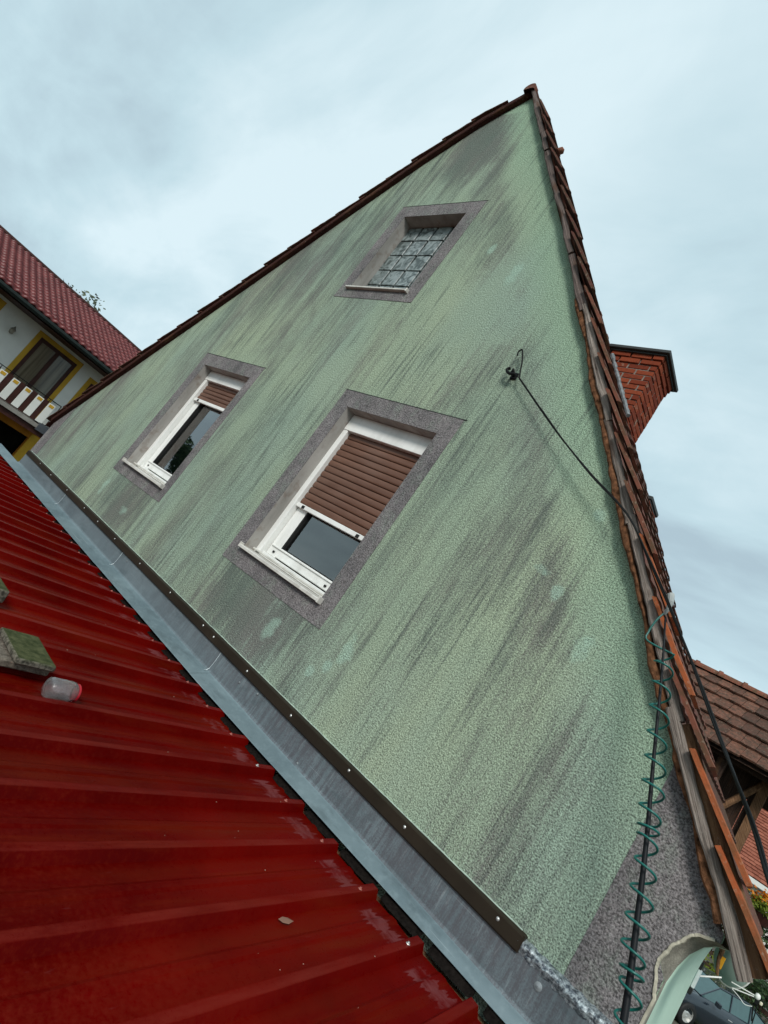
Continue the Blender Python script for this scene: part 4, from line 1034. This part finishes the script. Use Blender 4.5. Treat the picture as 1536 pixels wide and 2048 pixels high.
# ------------------------------------------------------------------ barn behind on the right
barn = thing('barn', 'old barn of dark planks with mossy brown clay tile roof behind the house', 'barn', (-1.5, 9, GZ))
M_barnt = mat_tile('mossy_barn_tile', (.075, .036, .026), (.185, .080, .052), .8, (.045, .034, .024))
M_plank = mat_wood('dark_planks', (.020, .012, .010), (.085, .050, .036), .6, math.pi/2)
def flat_tiles(x0, x1, ye, ze, yr, zr_, course, wdt, mat, name, parent, skew=0.0, th=.030):
    bm = B(); d = Vector((yr-ye, zr_-ze)); L_ = d.length; d /= L_; nr = Vector((-d.y, d.x)); nc = int(L_/course)
    for c in range(nc+1):
        s0 = c*course; x = x0 - (c % 2)*wdt*.5
        while x < x1:
            j = random.uniform(-.012, .012); h0 = .050+random.uniform(-.006, .016); w_ = wdt-.006
            s1 = min(L_, s0+course*1.25)
            sg = .03*math.sin((x)*1.1)*0
            def P(xx, s_, h_): q = Vector((ye, ze)) + d*(s_) + nr*h_; return (xx, q.x, q.y)
            v = [bm.verts.new(P(*a)) for a in ((x, s0+j, h0), (x+w_*.5, s0+j-.012, h0+.004), (x+w_, s0+j, h0), (x+w_, s1, .004), (x+w_*.5, s1, .008), (x, s1, .004), (x, s0+j, h0-th), (x+w_*.5, s0+j-.012, h0-th+.004), (x+w_, s0+j, h0-th))]
            bm.faces.new((v[0], v[1], v[4], v[5])); bm.faces.new((v[1], v[2], v[3], v[4])); bm.faces.new((v[6], v[7], v[1], v[0])); bm.faces.new((v[7], v[8], v[2], v[1])); bm.faces.new((v[8], v[3], v[2]))
            x += wdt
    return obj(name, bm, mat, parent)
BE, BZ, BR, BRZ = 7.2, 4.29, 9.0, 5.68
flat_tiles(-4.6, 1.6, BE, BZ, BR, BRZ, .375, .20, M_barnt, 'roof_tiles', barn)
bm = B(); quad(bm, [(-4.6,BE+.03,BZ-.03),(1.6,BE+.03,BZ-.03),(1.6,BR,BRZ-.05),(-4.6,BR,BRZ-.05)]); quad(bm, [(-4.6,BR,BRZ-.02),(1.6,BR,BRZ-.02),(1.6,10.9,4.25),(-4.6,10.9,4.25)]); obj('roof_boarding', bm, M_plank, barn)
for i in range(15):
    bm = B(); x = -4.4 + i*.40; rings = []
    for xx, r_ in ((0, .088), (.0, .105), (.06, .105), (.065, .086), (.42, .078)):
        rings.append([bm.verts.new((x+xx, BR + r_*math.sin(-1.75+3.5*q/8), BRZ+.015 + r_*math.cos(-1.75+3.5*q/8))) for q in range(9)])
    for a, b in zip(rings, rings[1:]):
        for q in range(8): bm.faces.new((a[q], a[q+1], b[q+1], b[q]))
    obj('ridge_tile', bm, M_tile, barn, True)
bm = B(); x = -4.4
while x < -.72:
    w_ = random.uniform(.14, .2); box(bm, (x, 7.9+random.uniform(0,.012), GZ), (min(x+w_-.008, -.70), 7.93, 4.55)); x += w_
obj('plank_wall', bm, M_plank, barn)
bm = B(); box(bm, (-.70, 7.80, GZ), (-.58, 7.93, 4.6)); obj('post', bm, M_woodB, barn)
bm = B(); box(bm, (-1.25, 7.45, 2.0), (-1.13, 7.57, 4.32)); obj('post', bm, M_plank, barn)
bm = B(); box(bm, (-4.4, 7.40, 4.22), (1.5, 7.52, 4.34)); obj('eave_beam', bm, M_plank, barn)
bm = B(); box(bm, (-4.4, 10.5, GZ), (-1.0, 10.6, 4.3)); obj('back_wall', bm, M_plank, barn)
bm = B(); tube(bm, [(-1.19, 7.5, 3.2), (-.64, 7.86, 4.3)], .045, 6); obj('brace', bm, M_woodB, barn)

# distant house on the right
dh = thing('distant_house', 'far house with bright red brown tile roof and white eaves', 'house', (2, 34, GZ))
M_far = mat_plain('far_tile', (.26, .085, .05), .8, .1, 0, .25, 5)
flat_tiles(-8, 12, 30.0, 3.54, 34.6, 6.97, .24, .24, mat_tile('far_clay_tile', (.22, .065, .04), (.33, .11, .07), .2), 'roof_tiles', dh)
bm = B(); box(bm, (-8, 29.8, 3.32), (12, 30.0, 3.52)); obj('eave_board', bm, M_nw, dh)
bm = B(); box(bm, (-7.7, 30.5, GZ), (11.7, 38.6, 3.5)); obj('wall', bm, M_nw, dh)
bm = B(); quad(bm, [(-8, 34.6, 6.95), (12, 34.6, 6.95), (12, 39, 3.5), (-8, 39, 3.5)]); obj('roof_back', bm, M_far, dh)

# ------------------------------------------------------------------ ground
mg = Mat('gravel', .95, .1); g1 = mg.noise(.6, 5, .6); g2 = mg.noise(25, 4, .7)
mg.color(mg.mix(mg.ramp(g1, [(.4, 0.), (.6, 1.)]), mg.mix(g2, (.07,.065,.055), (.17,.155,.135)), mg.mix(g2, (.04,.05,.025), (.09,.10,.05)))); mg.bump(g2, .5, .03)
bm = B(); quad(bm, [(-600,-600,GZ),(600,-600,GZ),(600,600,GZ),(-600,600,GZ)]); struct('ground', bm, mg.m)

# ------------------------------------------------------------------ car
def car(cx, cy, rz):
    t = thing('parked_car', 'dark blue parked car seen past the corner of the mint wall', 'car', (cx, cy, GZ))
    t.rotation_euler = (0, 0, rz)
    mp_ = Mat('car_paint', .22, .6); mp_.b.inputs['Coat Weight'].default_value = .5; mp_.color((.010, .016, .024))
    mgl = mat_plain('car_glass', (.05, .105, .105), .08, .8, 0, .1)
    # stations along x: (x, half width, sill z, shoulder z, half width of roof, roof z)
    bm = B(); S = [(-2.15,.62,.42,.62),(-2.05,.80,.30,.74),(-1.4,.86,.26,.86),(-.8,.87,.24,.94),(.6,.87,.24,.98),(1.5,.86,.26,1.0),(2.0,.80,.32,.96),(2.12,.66,.45,.8)]
    rows = []
    for x, hw, z0, z1 in S:
        sec = [(-hw*.9, z0), (-hw, z0+.14), (-hw, z1-.16), (-hw*.93, z1-.02), (-hw*.75, z1), (hw*.75, z1), (hw*.93, z1-.02), (hw, z1-.16), (hw, z0+.14), (hw*.9, z0)]
        rows.append([bm.verts.new((x, y, z)) for y, z in sec])
    for a, b in zip(rows, rows[1:]):
        for k in range(10): bm.faces.new((a[k], b[k], b[(k+1)%10], a[(k+1)%10]))
    bm.faces.new(rows[0][::-1]); bm.faces.new(rows[-1])
    obj('body', bm, mp_.m, t, True, local=True)
    bm = B(); G = [(-1.0,.70,.92,.70,.93),(-.35,.72,.95,.60,1.36),(.9,.72,.96,.59,1.42),(1.6,.70,.98,.60,1.22),(1.95,.68,.97,.66,.98)]
    rows = [[bm.verts.new(p) for p in ((x,-w0,z0),(x,-w1,z1),(x,w1,z1),(x,w0,z0))] for x, w0, z0, w1, z1 in G]
    for a, b in zip(rows, rows[1:]):
        for k in range(3): bm.faces.new((a[k], b[k], b[k+1], a[k+1]))
    obj('glasshouse', bm, mgl, t, False, local=True)
    bm = B()
    rr = [[bm.verts.new(p) for p in ((x,-w1-.01,z1-.02),(x,-w1+.03,z1+.015),(x,w1-.03,z1+.015),(x,w1+.01,z1-.02))] for x, w0, z0, w1, z1 in G[1:4]]
    for a, b in zip(rr, rr[1:]):
        for k in range(3): bm.faces.new((a[k], b[k], b[k+1], a[k+1]))
    for s_ in (-1, 1):
        for i in (0, 1, 2, 3):
            g0, g1_ = G[i], G[i+1]; tube(bm, [(g0[0], s_*(g0[3]+.006), g0[4]), (g1_[0], s_*(g1_[3]+.006), g1_[4])], .022, 5)
        for xx, zt_, w1 in ((.15, 1.39, .6), (.95, 1.41, .59)): tube(bm, [(xx, s_*.725, .95), (xx, s_*(w1+.008), zt_)], .025, 5)
    obj('roof', bm, mp_.m, t, False, local=True)
    for x in (-1.35, 1.35):
        for s_ in (-1, 1):
            bm = B(); M_ = Matrix.Translation((x, s_*.80, .32)) @ Matrix.Rotation(math.pi/2, 4, 'X')
            lathe(bm, [(.19,-.10),(.30,-.10),(.32,-.06),(.32,.06),(.30,.10),(.19,.10)], 22, M_); wh = obj('wheel', bm, M_dark, t, True, local=True)
            bm = B(); lathe(bm, [(.001,-.06),(.05,-.07),(.18,-.04),(.19,-.10),(.19,.10),(.18,.04),(.05,.07),(.001,.06)], 14, M_); rm_ = obj('rim', bm, M_screw, wh, False, local=True)
    for s_ in (-1, 1):
        bm = B(); box(bm, (-2.12, s_*.62-.14, .58), (-2.0, s_*.62+.14, .72), bev=.02); obj('headlight', bm, M_screw, t, local=True)
        bm = B(); box(bm, (2.02, s_*.68-.10, .74), (2.12, s_*.68+.10, .90), bev=.02); obj('tail_light', bm, mat_plain('tail_red', (.3,.01,.01), .3), t, local=True)
        bm = B(); box(bm, (-.72, s_*.97-.09, .95), (-.6, s_*.97+.06, 1.08), bev=.02); obj('door_mirror', bm, mp_.m, t, local=True)
        bm = B(); tube(bm, [(.0, s_*.875, .80), (.18, s_*.875, .80)], .012, 5); obj('door_handle', bm, M_screw, t, local=True)
    return t
car(-.62, 21.6, math.atan2(.80, .60))

# grey board fence, shrubs and a stone ledge under the barn
fn = thing('board_fence', 'weathered grey board fence between the car and the shrubs', 'fence', (-.5, 25, GZ))
for i in range(9):
    bm = B(); z = GZ + .12 + .205*i; box(bm, (-3.5, 25.0, z), (4.0, 25.05, z+.15), bev=.005); obj('rail_board', bm, M_plank if i % 2 else mat_plain('grey_board', (.12,.115,.10), .9, .1, 0, .3, 9), fn)
for x in (-3.4, -1.0, 1.4, 3.8):
    bm = B(); box(bm, (x, 25.06, GZ), (x+.12, 25.18, .8)); obj('post', bm, M_plank, fn)
def shrub(loc, r, h, label, mat, n=1400, ls=.07, seed=0, group=None):
    random.seed(seed); t = thing('shrub', label, 'shrub', loc, group); x, y, z = loc
    cs = [(Vector((x+random.uniform(-r,r)*.7, y+random.uniform(-r,r)*.7, z+h*random.uniform(.25,.85))), r*random.uniform(.35,.55)) for _ in range(9)]
    bm = B()
    for c, _ in cs: tube(bm, [Vector((x, y, z)), Vector((x, y, z)).lerp(c, .6), c], [.03, .02, .008], 5)
    obj('stem', bm, M_bark, t); bm = B(); leaf_cloud(bm, cs, n, ls); obj('foliage', bm, mat, t); return t
M_lf4 = mat_leaf('leaf_yellowgreen', (.10, .15, .012), (.20, .24, .03)); M_lf5 = mat_leaf('leaf_autumn', (.10, .10, .02), (.42, .14, .01))
shrub((-.95, 23.6, GZ), .8, 2.3, 'yellow green bush showing beside the top of the mint wall', M_lf4, 1700, .06, 6)
shrub((.55, 24.0, GZ), 1.0, 2.9, 'dark green bush in front of the board fence behind the car', M_lf3, 2600, .07, 7)
hg = thing('hedge', 'long dark green hedge behind the board fence at the far right', 'hedge', (0, 27.5, GZ))
random.seed(21); bm = B(); leaf_cloud(bm, [(Vector((x_*.62-4.5, 27.5+random.uniform(-.3,.3), z_)), .62) for x_ in range(17) for z_ in (-.7, .2, 1.1, 1.9, 2.55)], 15000, .10); obj('foliage', bm, M_lf3, hg)
bm = B()
for x_ in range(9): tube(bm, [(x_*1.15-4.5, 27.5, GZ), (x_*1.15-4.4, 27.5, 2.4)], [.05, .02], 6)
obj('stem', bm, M_bark, hg)
hpl = thing('hanging_plant', 'hanging basket of orange flowers and green leaves below the barn eave', 'hanging plant', (-.10, 8.2, 2.75))
bm = B(); lathe(bm, [(.001, -.16), (.10, -.12), (.16, 0), (.17, .01), (.15, .01)], 14, Matrix.Translation((-.10, 8.2, 2.70))); tube(bm, [(-.10, 8.2, 2.72), (-.10, 8.2, 4.25)], .006, 5); obj('basket', bm, M_dkw, hpl)
random.seed(4); bm = B(); leaf_cloud(bm, [(Vector((-.10+random.uniform(-.12,.12), 8.2+random.uniform(-.1,.1), 2.82+random.uniform(-.12,.10))), .13) for _ in range(7)], 700, .03); obj('foliage', bm, M_lf4, hpl)
bm = B(); leaf_cloud(bm, [(Vector((-.16+random.uniform(-.10,.10), 8.15, 2.90+random.uniform(-.08,.10))), .10) for _ in range(4)], 220, .028); obj('flowers', bm, mat_leaf('orange_petal', (.50,.12,.005), (.75,.30,.01)), hpl)
random.seed(5)
